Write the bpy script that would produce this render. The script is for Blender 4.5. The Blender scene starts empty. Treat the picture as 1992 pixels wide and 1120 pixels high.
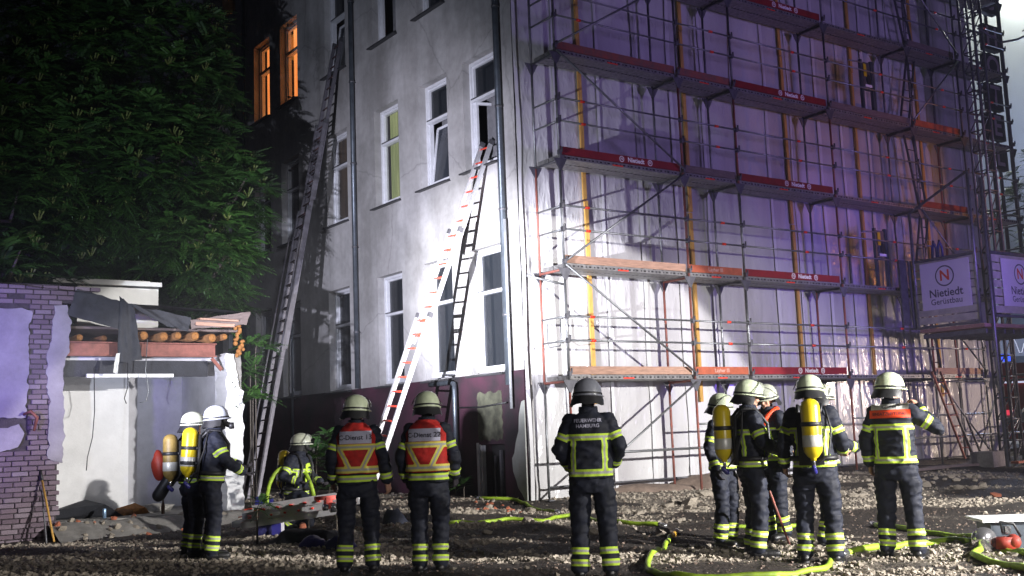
import bpy, bmesh, math, random
import numpy as np
from mathutils import Vector, Matrix, noise
from mathutils.bvhtree import BVHTree

random.seed(7); rng = np.random.default_rng(7)
sc = bpy.context.scene
COL = sc.collection
PI = math.pi

# ------------------------------------------------------------------ camera
FPX, PW, PH = 2122.15, 1992.0, 1120.0
CAM = Vector((-11.687, -16.188, 1.4235)); YAW, PITCH, ROLL = 0.61678, 0.13164, -0.03833
fwd = Vector((math.sin(YAW)*math.cos(PITCH), math.cos(YAW)*math.cos(PITCH), math.sin(PITCH)))
rt0 = Vector((math.cos(YAW), -math.sin(YAW), 0)); up0 = rt0.cross(fwd)
RT = rt0*math.cos(ROLL)+up0*math.sin(ROLL); UP = -rt0*math.sin(ROLL)+up0*math.cos(ROLL)
cd = bpy.data.cameras.new("camera"); cam = bpy.data.objects.new("camera", cd); COL.objects.link(cam)
cam.matrix_world = Matrix(((RT.x, UP.x, -fwd.x, CAM.x), (RT.y, UP.y, -fwd.y, CAM.y), (RT.z, UP.z, -fwd.z, CAM.z), (0, 0, 0, 1)))
cd.sensor_width = 36; cd.lens = FPX/PW*36; cd.clip_end = 800; cd.clip_start = .1
sc.camera = cam
def ray(q): return fwd+RT*((q[0]-PW/2)/FPX)-UP*((q[1]-PH/2)/FPX)
def onY(q, Y): a = ray(q); return CAM+a*((Y-CAM.y)/a.y)
def onX(q, X): a = ray(q); return CAM+a*((X-CAM.x)/a.x)
def onZ(q, Z): a = ray(q); return CAM+a*((Z-CAM.z)/a.z)
def dpt(q, D): a = ray(q); a = a/math.hypot(a.x, a.y); return CAM+a*D

# ------------------------------------------------------------------ world, exposure
w = bpy.data.worlds.new("World"); sc.world = w; w.use_nodes = True
nt = w.node_tree; bg = nt.nodes["Background"]
bg.inputs[0].default_value = (.22, .24, .36, 1); bg.inputs[1].default_value = .022
sc.view_settings.view_transform = 'Standard'; sc.view_settings.look = 'None'
sc.view_settings.exposure = 0; sc.view_settings.gamma = 1

# ------------------------------------------------------------------ lamps of the fire engines, street and portable floodlights, plus an added facade fill
def spot(name, loc, to, watts, col, ang, blend, size=.15):
    l = bpy.data.lights.new(name, 'SPOT'); l.energy = watts; l.color = col; l.spot_size = math.radians(ang)
    l.spot_blend = blend; l.shadow_soft_size = size
    o = bpy.data.objects.new(name, l); COL.objects.link(o); o.location = loc
    o.rotation_euler = (Vector(to)-Vector(loc)).to_track_quat('-Z', 'Y').to_euler(); return o
def point(name, loc, watts, col, size=.2):
    l = bpy.data.lights.new(name, 'POINT'); l.energy = watts; l.color = col; l.shadow_soft_size = size
    o = bpy.data.objects.new(name, l); COL.objects.link(o); o.location = loc; return o
spot('mast_floodlight', (2.5, -19.2, 4.3), (5.6, 0, -.2), 9000, (1, .97, .93), 38, .75, .10)
spot('mast_floodlight_shed', (2.4, -19.3, 4.2), (-.2, 0, -2.1), 19000, (1, .97, .95), 44.5, .06, .10)
spot('mast_floodlight_ground', (2.6, -19.3, 4.1), (-3.4, -8.6, -.6), 6500, (1, .96, .90), 56, .85, .10)
spot('facade_fill_light', (-8.3, -14.5, 9.5), (0, 9.3, 3.6), 5200, (.80, .84, 1), 27, 1, .3)  # added fill, an invented source to brighten the shaded left of the facade
spot('handheld_floodlight', (-6.6, -21.5, 2.9), (-5.0, -7.5, -.6), 2300, (1, .95, .93), 62, .9, .12)
spot('ladder_floodlight', (-11.2, -5.6, 1.9), (0, 1.15, 4.0), 42000, (.93, .93, 1), 24, 1, .05)
spot('ladder_floodlight_mid', (-11.2, -5.6, 1.9), (0, 3.1, 4.9), 12500, (.86, .84, 1), 43, 1, .05)
spot('ladder_floodlight_wide', (-11.2, -5.6, 1.9), (0, 6.6, 7.2), 3600, (.74, .80, 1), 64, 1, .05)
spot('beacon_left', (-13.5, -4.5, 2.3), (-9.9, 2.6, 2.6), 3900, (.27, .16, 1), 36, .7, .1)
spot('beacon_right', (16, -12, 3.0), (11.3, 0, 1.6), 450, (.25, .12, 1), 60, .8, .1)
spot('beacon_high', (7, -17, 3.2), (7.5, 0, 9.5), 3800, (.48, .34, 1), 75, 1, 1.3)
spot('beacon_mid', (7.5, -10, 3.0), (9.4, 0, 4.6), 1100, (.22, .10, 1), 40, 1, .3)
spot('street_lamp_glow', (18.5, -8.5, 2.4), (12.4, 0, 1.4), 2600, (1, .78, .62), 36, .6, .12)
spot('street_lamp_upper', (17.5, -7, 5.2), (10.8, 0, 7.4), 650, (1, .36, .08), 40, .8, .1)

# ------------------------------------------------------------------ materials
def newmat(name):
    m = bpy.data.materials.new(name); m.use_nodes = True; return m, m.node_tree, m.node_tree.nodes['Principled BSDF']
def mat(name, col, rough=.7, metal=0, var=.25, scale=6, bump=.15, bscale=None, col2=None, emit=None, estr=0, alpha=None, trans=None, coord='Object', spec=None, stretch=None):
    m, t, b = newmat(name); N = t.nodes; L = t.links
    tc = N.new('ShaderNodeTexCoord'); src = tc.outputs[coord]
    if stretch:
        mp = N.new('ShaderNodeMapping'); mp.inputs['Scale'].default_value = stretch; L.new(src, mp.inputs[0]); src = mp.outputs[0]
    n = N.new('ShaderNodeTexNoise'); n.inputs['Scale'].default_value = scale; n.inputs['Detail'].default_value = 6; n.inputs['Roughness'].default_value = .65
    L.new(src, n.inputs['Vector'])
    r = N.new('ShaderNodeValToRGB'); r.color_ramp.elements[0].position = .32; r.color_ramp.elements[1].position = .68
    c2 = col2 or tuple(c*(1-var) for c in col); r.color_ramp.elements[0].color = (*c2, 1)
    r.color_ramp.elements[1].color = (*(min(1, c*(1+var*.4)) for c in col), 1)
    L.new(n.outputs[0], r.inputs[0]); L.new(r.outputs[0], b.inputs['Base Color'])
    b.inputs['Roughness'].default_value = rough; b.inputs['Metallic'].default_value = metal
    if spec is not None: b.inputs['Specular IOR Level'].default_value = spec
    if bump:
        n2 = N.new('ShaderNodeTexNoise'); n2.inputs['Scale'].default_value = bscale or scale*5; n2.inputs['Detail'].default_value = 5
        L.new(src, n2.inputs['Vector']); bp = N.new('ShaderNodeBump'); bp.inputs['Strength'].default_value = bump; bp.inputs['Distance'].default_value = .02
        L.new(n2.outputs[0], bp.inputs['Height']); L.new(bp.outputs[0], b.inputs['Normal'])
    if emit: b.inputs['Emission Color'].default_value = (*emit, 1); b.inputs['Emission Strength'].default_value = estr
    if trans is not None: b.inputs['Transmission Weight'].default_value = trans
    if alpha is not None: b.inputs['Alpha'].default_value = alpha
    return m

M = {}
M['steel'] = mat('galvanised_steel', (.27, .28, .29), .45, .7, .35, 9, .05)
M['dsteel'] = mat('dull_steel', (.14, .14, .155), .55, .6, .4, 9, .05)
M['redsteel'] = mat('red_oxide_steel', (.30, .075, .05), .6, .2, .4, 7, .08, col2=(.16, .09, .08))
M['redboard'] = mat('red_painted_board', (.24, .015, .019), .5, 0, .25, 5, .05)
M['orangeboard'] = mat('orange_red_board', (.42, .10, .045), .6, 0, .3, 8, .08)
M['woodboard'] = mat('pale_toe_board', (.42, .25, .18), .75, 0, .35, 5, .12, stretch=(1, 8, 8))
M['darkboard'] = mat('grey_weathered_board', (.17, .13, .12), .8, 0, .4, 5, .12, stretch=(1, 8, 8))
M['yellowwood'] = mat('yellow_timber', (.55, .31, .07), .7, 0, .35, 4, .1, stretch=(8, 8, 1))
M['decktop'] = mat('deck_steel', (.26, .255, .25), .55, .5, .45, 12, .08)
M['black'] = mat('black_hole', (.008, .008, .009), .8, 0, .1, 5, 0)
M['redplastic'] = mat('red_sticker', (.85, .05, .02), .4, 0, .1, 5, 0)
M['white'] = mat('white_lettering', (.85, .85, .85), .5, 0, .04, 5, 0)
M['fadewhite'] = mat('faded_lettering', (.62, .42, .36), .6, 0, .3, 30, 0)
M['winwhite'] = mat('white_window_frame', (.62, .63, .66), .45, 0, .15, 5, .03)
M['sill'] = mat('zinc_sill', (.05, .05, .055), .5, .3, .3, 8, .05)
M['pipe'] = mat('zinc_pipe', (.11, .13, .155), .4, .6, .35, 5, .05)
M['shinypipe'] = mat('bright_pipe', (.55, .58, .62), .3, .6, .3, 4, .05)
M['dark'] = mat('dark_interior', (.012, .011, .012), .9, 0, .3, 3, 0)
M['tar'] = mat('tar_paper', (.025, .027, .035), .75, 0, .4, 7, .3)
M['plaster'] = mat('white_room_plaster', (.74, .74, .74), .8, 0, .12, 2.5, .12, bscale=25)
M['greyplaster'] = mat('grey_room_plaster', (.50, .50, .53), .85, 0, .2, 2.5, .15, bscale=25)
M['render'] = mat('flaking_render', (.30, .28, .32), .85, 0, .28, 2.2, .3, bscale=18)
M['mortar'] = mat('old_mortar', (.06, .05, .055), .95, 0, .4, 12, .5)
M['concrete'] = mat('rough_concrete', (.26, .25, .23), .9, 0, .35, 5, .5, bscale=20)
M['log'] = mat('round_timber', (.22, .10, .035), .85, 0, .5, 8, .3)
M['logend'] = mat('timber_end_grain', (.34, .14, .03), .75, 0, .4, 22, .3)
M['whitemetal'] = mat('white_sheet_metal', (.66, .66, .63), .55, 0, .15, 2, .05)
M['rust'] = mat('rusty_steel', (.24, .085, .065), .65, .3, .4, 7, .15)
M['patch'] = mat('grey_patch', (.34, .36, .33), .85, 0, .2, 3, .2, bscale=25)
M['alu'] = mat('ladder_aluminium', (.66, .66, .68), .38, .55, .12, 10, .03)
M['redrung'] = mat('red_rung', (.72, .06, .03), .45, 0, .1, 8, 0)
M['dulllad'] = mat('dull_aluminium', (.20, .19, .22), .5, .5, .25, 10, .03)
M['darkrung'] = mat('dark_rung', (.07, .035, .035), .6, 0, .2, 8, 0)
M['navy'] = mat('navy_turnout_cloth', (.008, .011, .025), .82, 0, .35, 14, .35, bscale=60)
M['boot'] = mat('black_leather', (.012, .012, .013), .4, 0, .3, 10, .2)
M['skin'] = mat('skin', (.50, .27, .19), .55, 0, .12, 20, .05)
M['glove'] = mat('dark_glove', (.035, .03, .04), .8, 0, .3, 20, .2)
M['hood'] = mat('black_hood', (.012, .012, .014), .85, 0, .3, 20, .3)
M['helmet'] = mat('luminous_helmet', (.56, .62, .44), .32, 0, .14, 9, .03, col2=(.42, .48, .33))
M['whelmet'] = mat('white_helmet', (.42, .44, .35), .3, 0, .1, 9, .03)
M['ghelmet'] = mat('grey_helmet', (.22, .23, .27), .3, 0, .15, 9, .03)
M['rubber'] = mat('black_rubber', (.014, .014, .016), .5, 0, .2, 20, .1)
M['yellowcyl'] = mat('yellow_cylinder_paint', (.62, .47, .015), .32, 0, .15, 5, .02)
M['browncyl'] = mat('dirty_cylinder_cover', (.22, .15, .04), .55, 0, .45, 9, .05)
M['redvest'] = mat('red_vest', (.55, .018, .014), .7, 0, .3, 9, .25, bscale=30)
M['orange'] = mat('orange_band', (.85, .07, .015), .6, 0, .12, 9, .1)
M['redbag'] = mat('red_bag', (.26, .025, .012), .6, 0, .25, 6, .2)
M['lime'] = mat('lime_reflective', (.60, .85, .07), .5, 0, .12, 14, .05)
M['silver'] = mat('silver_reflective', (.50, .50, .46), .4, .2, .12, 14, .05)
M['lilac'] = mat('pale_vest_panel', (.52, .52, .66), .6, 0, .12, 10, .1)
M['ink'] = mat('dark_lettering', (.02, .02, .035), .7, 0, .1, 8, 0)
M['hose'] = mat('lime_hose', (.33, .50, .03), .6, 0, .55, 7, .12)
M['orangehose'] = mat('orange_hose', (.62, .34, .03), .55, 0, .3, 12, .12)
M['blue'] = mat('blue_plastic', (.03, .028, .20), .4, 0, .2, 6, .05)
M['dblue'] = mat('blue_tarp', (.02, .02, .12), .55, 0, .4, 6, .3)
M['stone'] = mat('pale_rubble', (.36, .315, .255), .9, 0, .35, 8, .4)
M['stoneb'] = mat('brown_rubble', (.20, .15, .12), .9, 0, .35, 8, .4)
M['brickred'] = mat('orange_brick', (.46, .15, .08), .85, 0, .35, 9, .4)
M['bark'] = mat('bark', (.10, .085, .07), .9, 0, .4, 10, .5)
M['glassdark'] = mat('dark_window_glass', (.035, .04, .05), .08, 0, .3, .8, 0)
M['hotelbox'] = mat('dark_sign_box', (.035, .03, .04), .6, 0, .2, 6, .05)
M['hotelletter'] = mat('unlit_letter', (.36, .30, .34), .6, 0, .2, 6, .02)
M['hoistpanel'] = mat('pale_slat', (.50, .50, .40), .6, 0, .25, 5, .05)
M['banner'] = mat('banner_cloth', (.72, .70, .76), .7, 0, .06, 2, .03)
M['logored'] = mat('logo_red', (.75, .07, .02), .6, 0, .1, 8, 0)
M['logogrey'] = mat('logo_grey', (.08, .08, .10), .6, 0, .1, 8, 0)
M['enginered'] = mat('fire_engine_red', (.45, .02, .03), .3, 0, .1, 2, 0)
M['enginewhite'] = mat('pale_band', (.7, .7, .7), .3, 0, .1, 2, 0)
M['blueglow'] = mat('blue_beacon_lens', (.02, .05, .6), .3, 0, .1, 8, 0, emit=(.04, .10, 1), estr=1.6)
M['redglow'] = mat('red_lamp_lens', (.6, .02, .03), .3, 0, .1, 8, 0, emit=(1, .06, .12), estr=.8)
M['whiteglow'] = mat('white_lamp_lens', (.8, .8, .8), .3, 0, .1, 8, 0, emit=(.7, .75, 1), estr=.8)
M['warmglow'] = mat('warm_lamp_lens', (.8, .7, .5), .3, 0, .1, 8, 0, emit=(1, .75, .4), estr=3)
M['streetwall'] = mat('far_house_render', (.13, .13, .15), .9, 0, .2, 1, 0)
M['bottleglass'] = mat('brown_glass', (.05, .02, .008), .08, 0, .1, 8, 0)
M['chrome'] = mat('chrome', (.6, .6, .62), .15, .9, .1, 10, 0)

def facade_mat():
    m, t, b = newmat('grimy_facade_render'); N = t.nodes; L = t.links
    tc = N.new('ShaderNodeTexCoord')
    def nz(s, d, st=None, r=.6):
        n = N.new('ShaderNodeTexNoise'); n.inputs['Scale'].default_value = s; n.inputs['Detail'].default_value = d; n.inputs['Roughness'].default_value = r
        if st: mp = N.new('ShaderNodeMapping'); mp.inputs['Scale'].default_value = st; L.new(tc.outputs['Object'], mp.inputs[0]); L.new(mp.outputs[0], n.inputs['Vector'])
        else: L.new(tc.outputs['Object'], n.inputs['Vector'])
        return n
    def ramp(n, p0, c0, p1, c1):
        r = N.new('ShaderNodeValToRGB'); r.color_ramp.elements[0].position = p0; r.color_ramp.elements[1].position = p1
        r.color_ramp.elements[0].color = (*c0, 1); r.color_ramp.elements[1].color = (*c1, 1); L.new(n.outputs[0], r.inputs[0]); return r
    a = ramp(nz(.45, 5), .38, (.30, .295, .29), .6, (.50, .49, .49))
    s = ramp(nz(.9, 4, (1, 1.6, .12)), .40, (.74, .73, .72), .62, (1, 1, 1))
    f = ramp(nz(7, 6), .35, (.86, .86, .85), .65, (1, 1, 1))
    m1 = N.new('ShaderNodeMix'); m1.data_type = 'RGBA'; m1.blend_type = 'MULTIPLY'; m1.inputs[0].default_value = .8
    L.new(a.outputs[0], m1.inputs[6]); L.new(s.outputs[0], m1.inputs[7])
    m2 = N.new('ShaderNodeMix'); m2.data_type = 'RGBA'; m2.blend_type = 'MULTIPLY'; m2.inputs[0].default_value = 1
    L.new(m1.outputs[2], m2.inputs[6]); L.new(f.outputs[0], m2.inputs[7])
    # hairline cracks
    v = N.new('ShaderNodeTexVoronoi'); v.feature = 'DISTANCE_TO_EDGE'; v.inputs['Scale'].default_value = .35
    nd = nz(2.5, 4); mx = N.new('ShaderNodeMix'); mx.data_type = 'RGBA'; mx.inputs[0].default_value = .22
    L.new(tc.outputs['Object'], mx.inputs[6]); L.new(nd.outputs['Color'], mx.inputs[7]); L.new(mx.outputs[2], v.inputs['Vector'])
    cr = N.new('ShaderNodeValToRGB'); cr.color_ramp.elements[0].position = 0; cr.color_ramp.elements[1].position = .006
    cr.color_ramp.elements[0].color = (.72, .72, .72, 1); cr.color_ramp.elements[1].color = (1, 1, 1, 1); L.new(v.outputs[0], cr.inputs[0])
    m3 = N.new('ShaderNodeMix'); m3.data_type = 'RGBA'; m3.blend_type = 'MULTIPLY'; m3.inputs[0].default_value = 1
    L.new(m2.outputs[2], m3.inputs[6]); L.new(cr.outputs[0], m3.inputs[7])
    L.new(m3.outputs[2], b.inputs['Base Color']); b.inputs['Roughness'].default_value = .9
    bn = nz(30, 6); bp = N.new('ShaderNodeBump'); bp.inputs['Strength'].default_value = .25; bp.inputs['Distance'].default_value = .02
    L.new(bn.outputs[0], bp.inputs['Height']); L.new(bp.outputs[0], b.inputs['Normal'])
    return m
M['facade'] = facade_mat()
def plinth_mat():
    m, t, b = newmat('maroon_plinth_paint'); N = t.nodes; L = t.links
    tc = N.new('ShaderNodeTexCoord'); n = N.new('ShaderNodeTexNoise'); n.inputs['Scale'].default_value = 1.1; n.inputs['Detail'].default_value = 7
    L.new(tc.outputs['Object'], n.inputs['Vector']); r = N.new('ShaderNodeValToRGB')
    e = r.color_ramp.elements; e[0].position = .36; e[0].color = (.012, .009, .012, 1); e[1].position = .62; e[1].color = (.050, .013, .028, 1)
    x = e.new(.8); x.color = (.075, .018, .040, 1)
    L.new(n.outputs[0], r.inputs[0]); L.new(r.outputs[0], b.inputs['Base Color']); b.inputs['Roughness'].default_value = .75
    n2 = N.new('ShaderNodeTexNoise'); n2.inputs['Scale'].default_value = 25; L.new(tc.outputs['Object'], n2.inputs['Vector'])
    bp = N.new('ShaderNodeBump'); bp.inputs['Strength'].default_value = .3; bp.inputs['Distance'].default_value = .02; L.new(n2.outputs[0], bp.inputs['Height']); L.new(bp.outputs[0], b.inputs['Normal'])
    return m
M['plinth'] = plinth_mat()
def sheet_mat():
    m, t, b = newmat('plastic_sheeting'); N = t.nodes; L = t.links
    tc = N.new('ShaderNodeTexCoord')
    mp = N.new('ShaderNodeMapping'); mp.inputs['Scale'].default_value = (1, 1, .25); mp.inputs['Rotation'].default_value = (0, .12, 0); L.new(tc.outputs['Object'], mp.inputs[0])
    n = N.new('ShaderNodeTexNoise'); n.inputs['Scale'].default_value = .8; n.inputs['Detail'].default_value = 6; L.new(mp.outputs[0], n.inputs['Vector'])
    r = N.new('ShaderNodeValToRGB'); e = r.color_ramp.elements; e[0].position = .35; e[0].color = (.38, .37, .38, 1); e[1].position = .6; e[1].color = (.56, .56, .56, 1)
    L.new(n.outputs[0], r.inputs[0]); L.new(r.outputs[0], b.inputs['Base Color'])
    b.inputs['Roughness'].default_value = .24; b.inputs['Specular IOR Level'].default_value = .8; b.inputs['Coat Weight'].default_value = .3; b.inputs['Coat Roughness'].default_value = .12
    # fine drape wrinkles, ridged
    acc = None
    for sc_, rot, st, amt in ((3.2, .25, (1, 1, .22), 1.0), (7, -.5, (1, 1, .35), .5), (16, .9, (1, 1, .5), .22)):
        mp = N.new('ShaderNodeMapping'); mp.inputs['Scale'].default_value = st; mp.inputs['Rotation'].default_value = (0, rot, 0); L.new(tc.outputs['Object'], mp.inputs[0])
        n = N.new('ShaderNodeTexNoise'); n.noise_type = 'RIDGED_MULTIFRACTAL'; n.inputs['Scale'].default_value = sc_; n.inputs['Detail'].default_value = 4; L.new(mp.outputs[0], n.inputs['Vector'])
        mu = N.new('ShaderNodeMath'); mu.operation = 'MULTIPLY'; mu.inputs[1].default_value = amt; L.new(n.outputs[0], mu.inputs[0])
        if acc is None: acc = mu
        else: ad = N.new('ShaderNodeMath'); L.new(acc.outputs[0], ad.inputs[0]); L.new(mu.outputs[0], ad.inputs[1]); acc = ad
    bp = N.new('ShaderNodeBump'); bp.inputs['Strength'].default_value = 1; bp.inputs['Distance'].default_value = .045
    L.new(acc.outputs[0], bp.inputs['Height']); L.new(bp.outputs[0], b.inputs['Normal'])
    return m
M['sheet'] = sheet_mat()
M['tape'] = mat('sheeting_seam', (.56, .56, .57), .3, 0, .1, 3, .1, stretch=(3, 3, .6))
def brick_mat(name, cs):
    m, t, b = newmat(name); N = t.nodes; L = t.links
    oi = N.new('ShaderNodeObjectInfo'); r = N.new('ShaderNodeValToRGB'); L.new(oi.outputs['Random'], r.inputs[0]); r.color_ramp.interpolation = 'LINEAR'
    e = r.color_ramp.elements; e[0].color = (*cs[0], 1); e[1].color = (*cs[1], 1); x = e.new(.5); x.color = (*cs[2], 1)
    tc = N.new('ShaderNodeTexCoord'); n = N.new('ShaderNodeTexNoise'); n.inputs['Scale'].default_value = 14; n.inputs['Detail'].default_value = 6; L.new(tc.outputs['Object'], n.inputs['Vector'])
    mx = N.new('ShaderNodeMix'); mx.data_type = 'RGBA'; mx.blend_type = 'MULTIPLY'; mx.inputs[0].default_value = .6
    L.new(r.outputs[0], mx.inputs[6]); rr = N.new('ShaderNodeValToRGB'); rr.color_ramp.elements[0].position = .3; rr.color_ramp.elements[0].color = (.35, .35, .35, 1); rr.color_ramp.elements[1].position = .6
    L.new(n.outputs[0], rr.inputs[0]); L.new(rr.outputs[0], mx.inputs[7]); L.new(mx.outputs[2], b.inputs['Base Color']); b.inputs['Roughness'].default_value = .9
    bp = N.new('ShaderNodeBump'); bp.inputs['Strength'].default_value = .5; bp.inputs['Distance'].default_value = .02; L.new(n.outputs[0], bp.inputs['Height']); L.new(bp.outputs[0], b.inputs['Normal'])
    return m
M['brick'] = brick_mat('painted_old_brick', [(.15, .11, .14), (.27, .22, .26), (.19, .14, .17)])
def leaf_mat(name, a, b_, tr=.25):
    m, t, b = newmat(name); N = t.nodes; L = t.links
    tc = N.new('ShaderNodeTexCoord'); n = N.new('ShaderNodeTexNoise'); n.inputs['Scale'].default_value = 1.6; n.inputs['Detail'].default_value = 6; L.new(tc.outputs['Object'], n.inputs['Vector'])
    r = N.new('ShaderNodeValToRGB'); e = r.color_ramp.elements; e[0].position = .35; e[0].color = (*a, 1); e[1].position = .65; e[1].color = (*b_, 1)
    L.new(n.outputs[0], r.inputs[0]); L.new(r.outputs[0], b.inputs['Base Color']); b.inputs['Roughness'].default_value = .5
    return m
M['leaf'] = leaf_mat('compound_leaf', (.012, .042, .008), (.040, .105, .016))
M['seed'] = leaf_mat('pale_seed_cluster', (.07, .10, .02), (.13, .16, .035))
def curtain_mat(name, c1, c2, es, sc_=9):
    m, t, b = newmat(name); N = t.nodes; L = t.links
    tc = N.new('ShaderNodeTexCoord'); mp = N.new('ShaderNodeMapping'); mp.inputs['Scale'].default_value = (1, 1, .06); L.new(tc.outputs['Object'], mp.inputs[0])
    n = N.new('ShaderNodeTexNoise'); n.inputs['Scale'].default_value = sc_; n.inputs['Detail'].default_value = 3; L.new(mp.outputs[0], n.inputs['Vector'])
    r = N.new('ShaderNodeValToRGB'); e = r.color_ramp.elements; e[0].position = .35; e[0].color = (*c1, 1); e[1].position = .65; e[1].color = (*c2, 1)
    L.new(n.outputs[0], r.inputs[0]); L.new(r.outputs[0], b.inputs['Base Color']); L.new(r.outputs[0], b.inputs['Emission Color']); b.inputs['Emission Strength'].default_value = es
    b.inputs['Roughness'].default_value = .9
    return m
M['litcurtain'] = curtain_mat('lamp_lit_curtain', (.80, .30, .07), (1, .55, .20), 1.1)
M['greencurtain'] = curtain_mat('green_curtain', (.20, .24, .09), (.40, .44, .19), .5)
M['browncurtain'] = curtain_mat('brown_curtain', (.03, .02, .015), (.10, .06, .03), .15)
M['stripglow'] = curtain_mat('warm_gap', (.5, .25, .05), (.7, .35, .08), .35)
def turnout_mat(base, name, lime=(.60, .85, .07)):
    """cloth with reflective bands: attribute st is the distance from the middle of the band, 1 at its edge"""
    m, t, b = newmat(name); N = t.nodes; L = t.links
    at = N.new('ShaderNodeAttribute'); at.attribute_name = 'st'
    tc = N.new('ShaderNodeTexCoord'); n = N.new('ShaderNodeTexNoise'); n.inputs['Scale'].default_value = 11; n.inputs['Detail'].default_value = 6; L.new(tc.outputs['Object'], n.inputs['Vector'])
    r0 = N.new('ShaderNodeValToRGB'); r0.color_ramp.elements[0].position = .3; r0.color_ramp.elements[1].position = .7
    r0.color_ramp.elements[0].color = (*(c*.55 for c in base), 1); r0.color_ramp.elements[1].color = (*(c*1.25 for c in base), 1); L.new(n.outputs[0], r0.inputs[0])
    r = N.new('ShaderNodeValToRGB'); r.color_ramp.interpolation = 'CONSTANT'; e = r.color_ramp.elements
    e[0].position = 0; e[0].color = (.42, .42, .38, 1); e[1].position = .17; e[1].color = (*lime, 1)
    dv = N.new('ShaderNodeMath'); dv.operation = 'MULTIPLY'; dv.inputs[1].default_value = .5; L.new(at.outputs['Fac'], dv.inputs[0]); L.new(dv.outputs[0], r.inputs[0])
    lt = N.new('ShaderNodeMath'); lt.operation = 'LESS_THAN'; lt.inputs[1].default_value = 1; L.new(at.outputs['Fac'], lt.inputs[0])
    mx = N.new('ShaderNodeMix'); mx.data_type = 'RGBA'; L.new(lt.outputs[0], mx.inputs[0]); L.new(r0.outputs[0], mx.inputs[6]); L.new(r.outputs[0], mx.inputs[7])
    L.new(mx.outputs[2], b.inputs['Base Color']); b.inputs['Roughness'].default_value = .75
    n2 = N.new('ShaderNodeTexNoise'); n2.inputs['Scale'].default_value = 70; L.new(tc.outputs['Object'], n2.inputs['Vector'])
    bp = N.new('ShaderNodeBump'); bp.inputs['Strength'].default_value = .3; bp.inputs['Distance'].default_value = .005; L.new(n2.outputs[0], bp.inputs['Height']); L.new(bp.outputs[0], b.inputs['Normal'])
    return m
M['turnout'] = turnout_mat((.008, .011, .025), 'turnout_cloth_with_bands')
M['vestband'] = turnout_mat((.50, .016, .012), 'red_vest_with_bands', (.75, .66, .12))
def visor_mat():
    m, t, b = newmat('clear_visor'); b.inputs['Base Color'].default_value = (.55, .58, .5, 1); b.inputs['Roughness'].default_value = .08
    b.inputs['Alpha'].default_value = .35; return m
M['visor'] = visor_mat()
def ground_mat():
    m, t, b = newmat('mud_gravel_shade_bands'); N = t.nodes; L = t.links
    at = N.new('ShaderNodeAttribute'); at.attribute_name = 'grv_shade'
    tc = N.new('ShaderNodeTexCoord')
    n = N.new('ShaderNodeTexNoise'); n.inputs['Scale'].default_value = 9; n.inputs['Detail'].default_value = 8; n.inputs['Roughness'].default_value = .75; L.new(tc.outputs['Object'], n.inputs['Vector'])
    v = N.new('ShaderNodeTexVoronoi'); v.inputs['Scale'].default_value = 26; L.new(tc.outputs['Object'], v.inputs['Vector'])
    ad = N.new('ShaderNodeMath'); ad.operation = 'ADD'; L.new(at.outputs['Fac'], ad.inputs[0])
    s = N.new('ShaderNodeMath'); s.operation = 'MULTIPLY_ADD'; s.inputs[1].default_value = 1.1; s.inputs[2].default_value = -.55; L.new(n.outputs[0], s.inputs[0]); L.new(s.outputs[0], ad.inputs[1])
    r = N.new('ShaderNodeValToRGB'); e = r.color_ramp.elements; e[0].position = .40; e[0].color = (.036, .026, .020, 1); e[1].position = .68; e[1].color = (.21, .18, .145, 1)  # mud and gravel tones; the dark bands also stand for cast shadow
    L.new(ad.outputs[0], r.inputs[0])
    vr = N.new('ShaderNodeValToRGB'); L.new(v.outputs['Color'], vr.inputs[0]); vr.color_ramp.elements[0].color = (.45, .45, .45, 1); vr.color_ramp.elements[1].color = (1.25, 1.25, 1.25, 1)
    mx = N.new('ShaderNodeMix'); mx.data_type = 'RGBA'; mx.blend_type = 'MULTIPLY'; mx.inputs[0].default_value = 1; L.new(r.outputs[0], mx.inputs[6]); L.new(vr.outputs[0], mx.inputs[7])
    L.new(mx.outputs[2], b.inputs['Base Color']); b.inputs['Roughness'].default_value = .85
    bp = N.new('ShaderNodeBump'); bp.inputs['Strength'].default_value = .9; bp.inputs['Distance'].default_value = .05
    h = N.new('ShaderNodeMath'); h.operation = 'MULTIPLY_ADD'; h.inputs[1].default_value = -.5; L.new(v.outputs['Distance'], h.inputs[0]); L.new(n.outputs[0], h.inputs[2])
    L.new(h.outputs[0], bp.inputs['Height']); L.new(bp.outputs[0], b.inputs['Normal'])
    return m
M['ground'] = ground_mat()

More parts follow.
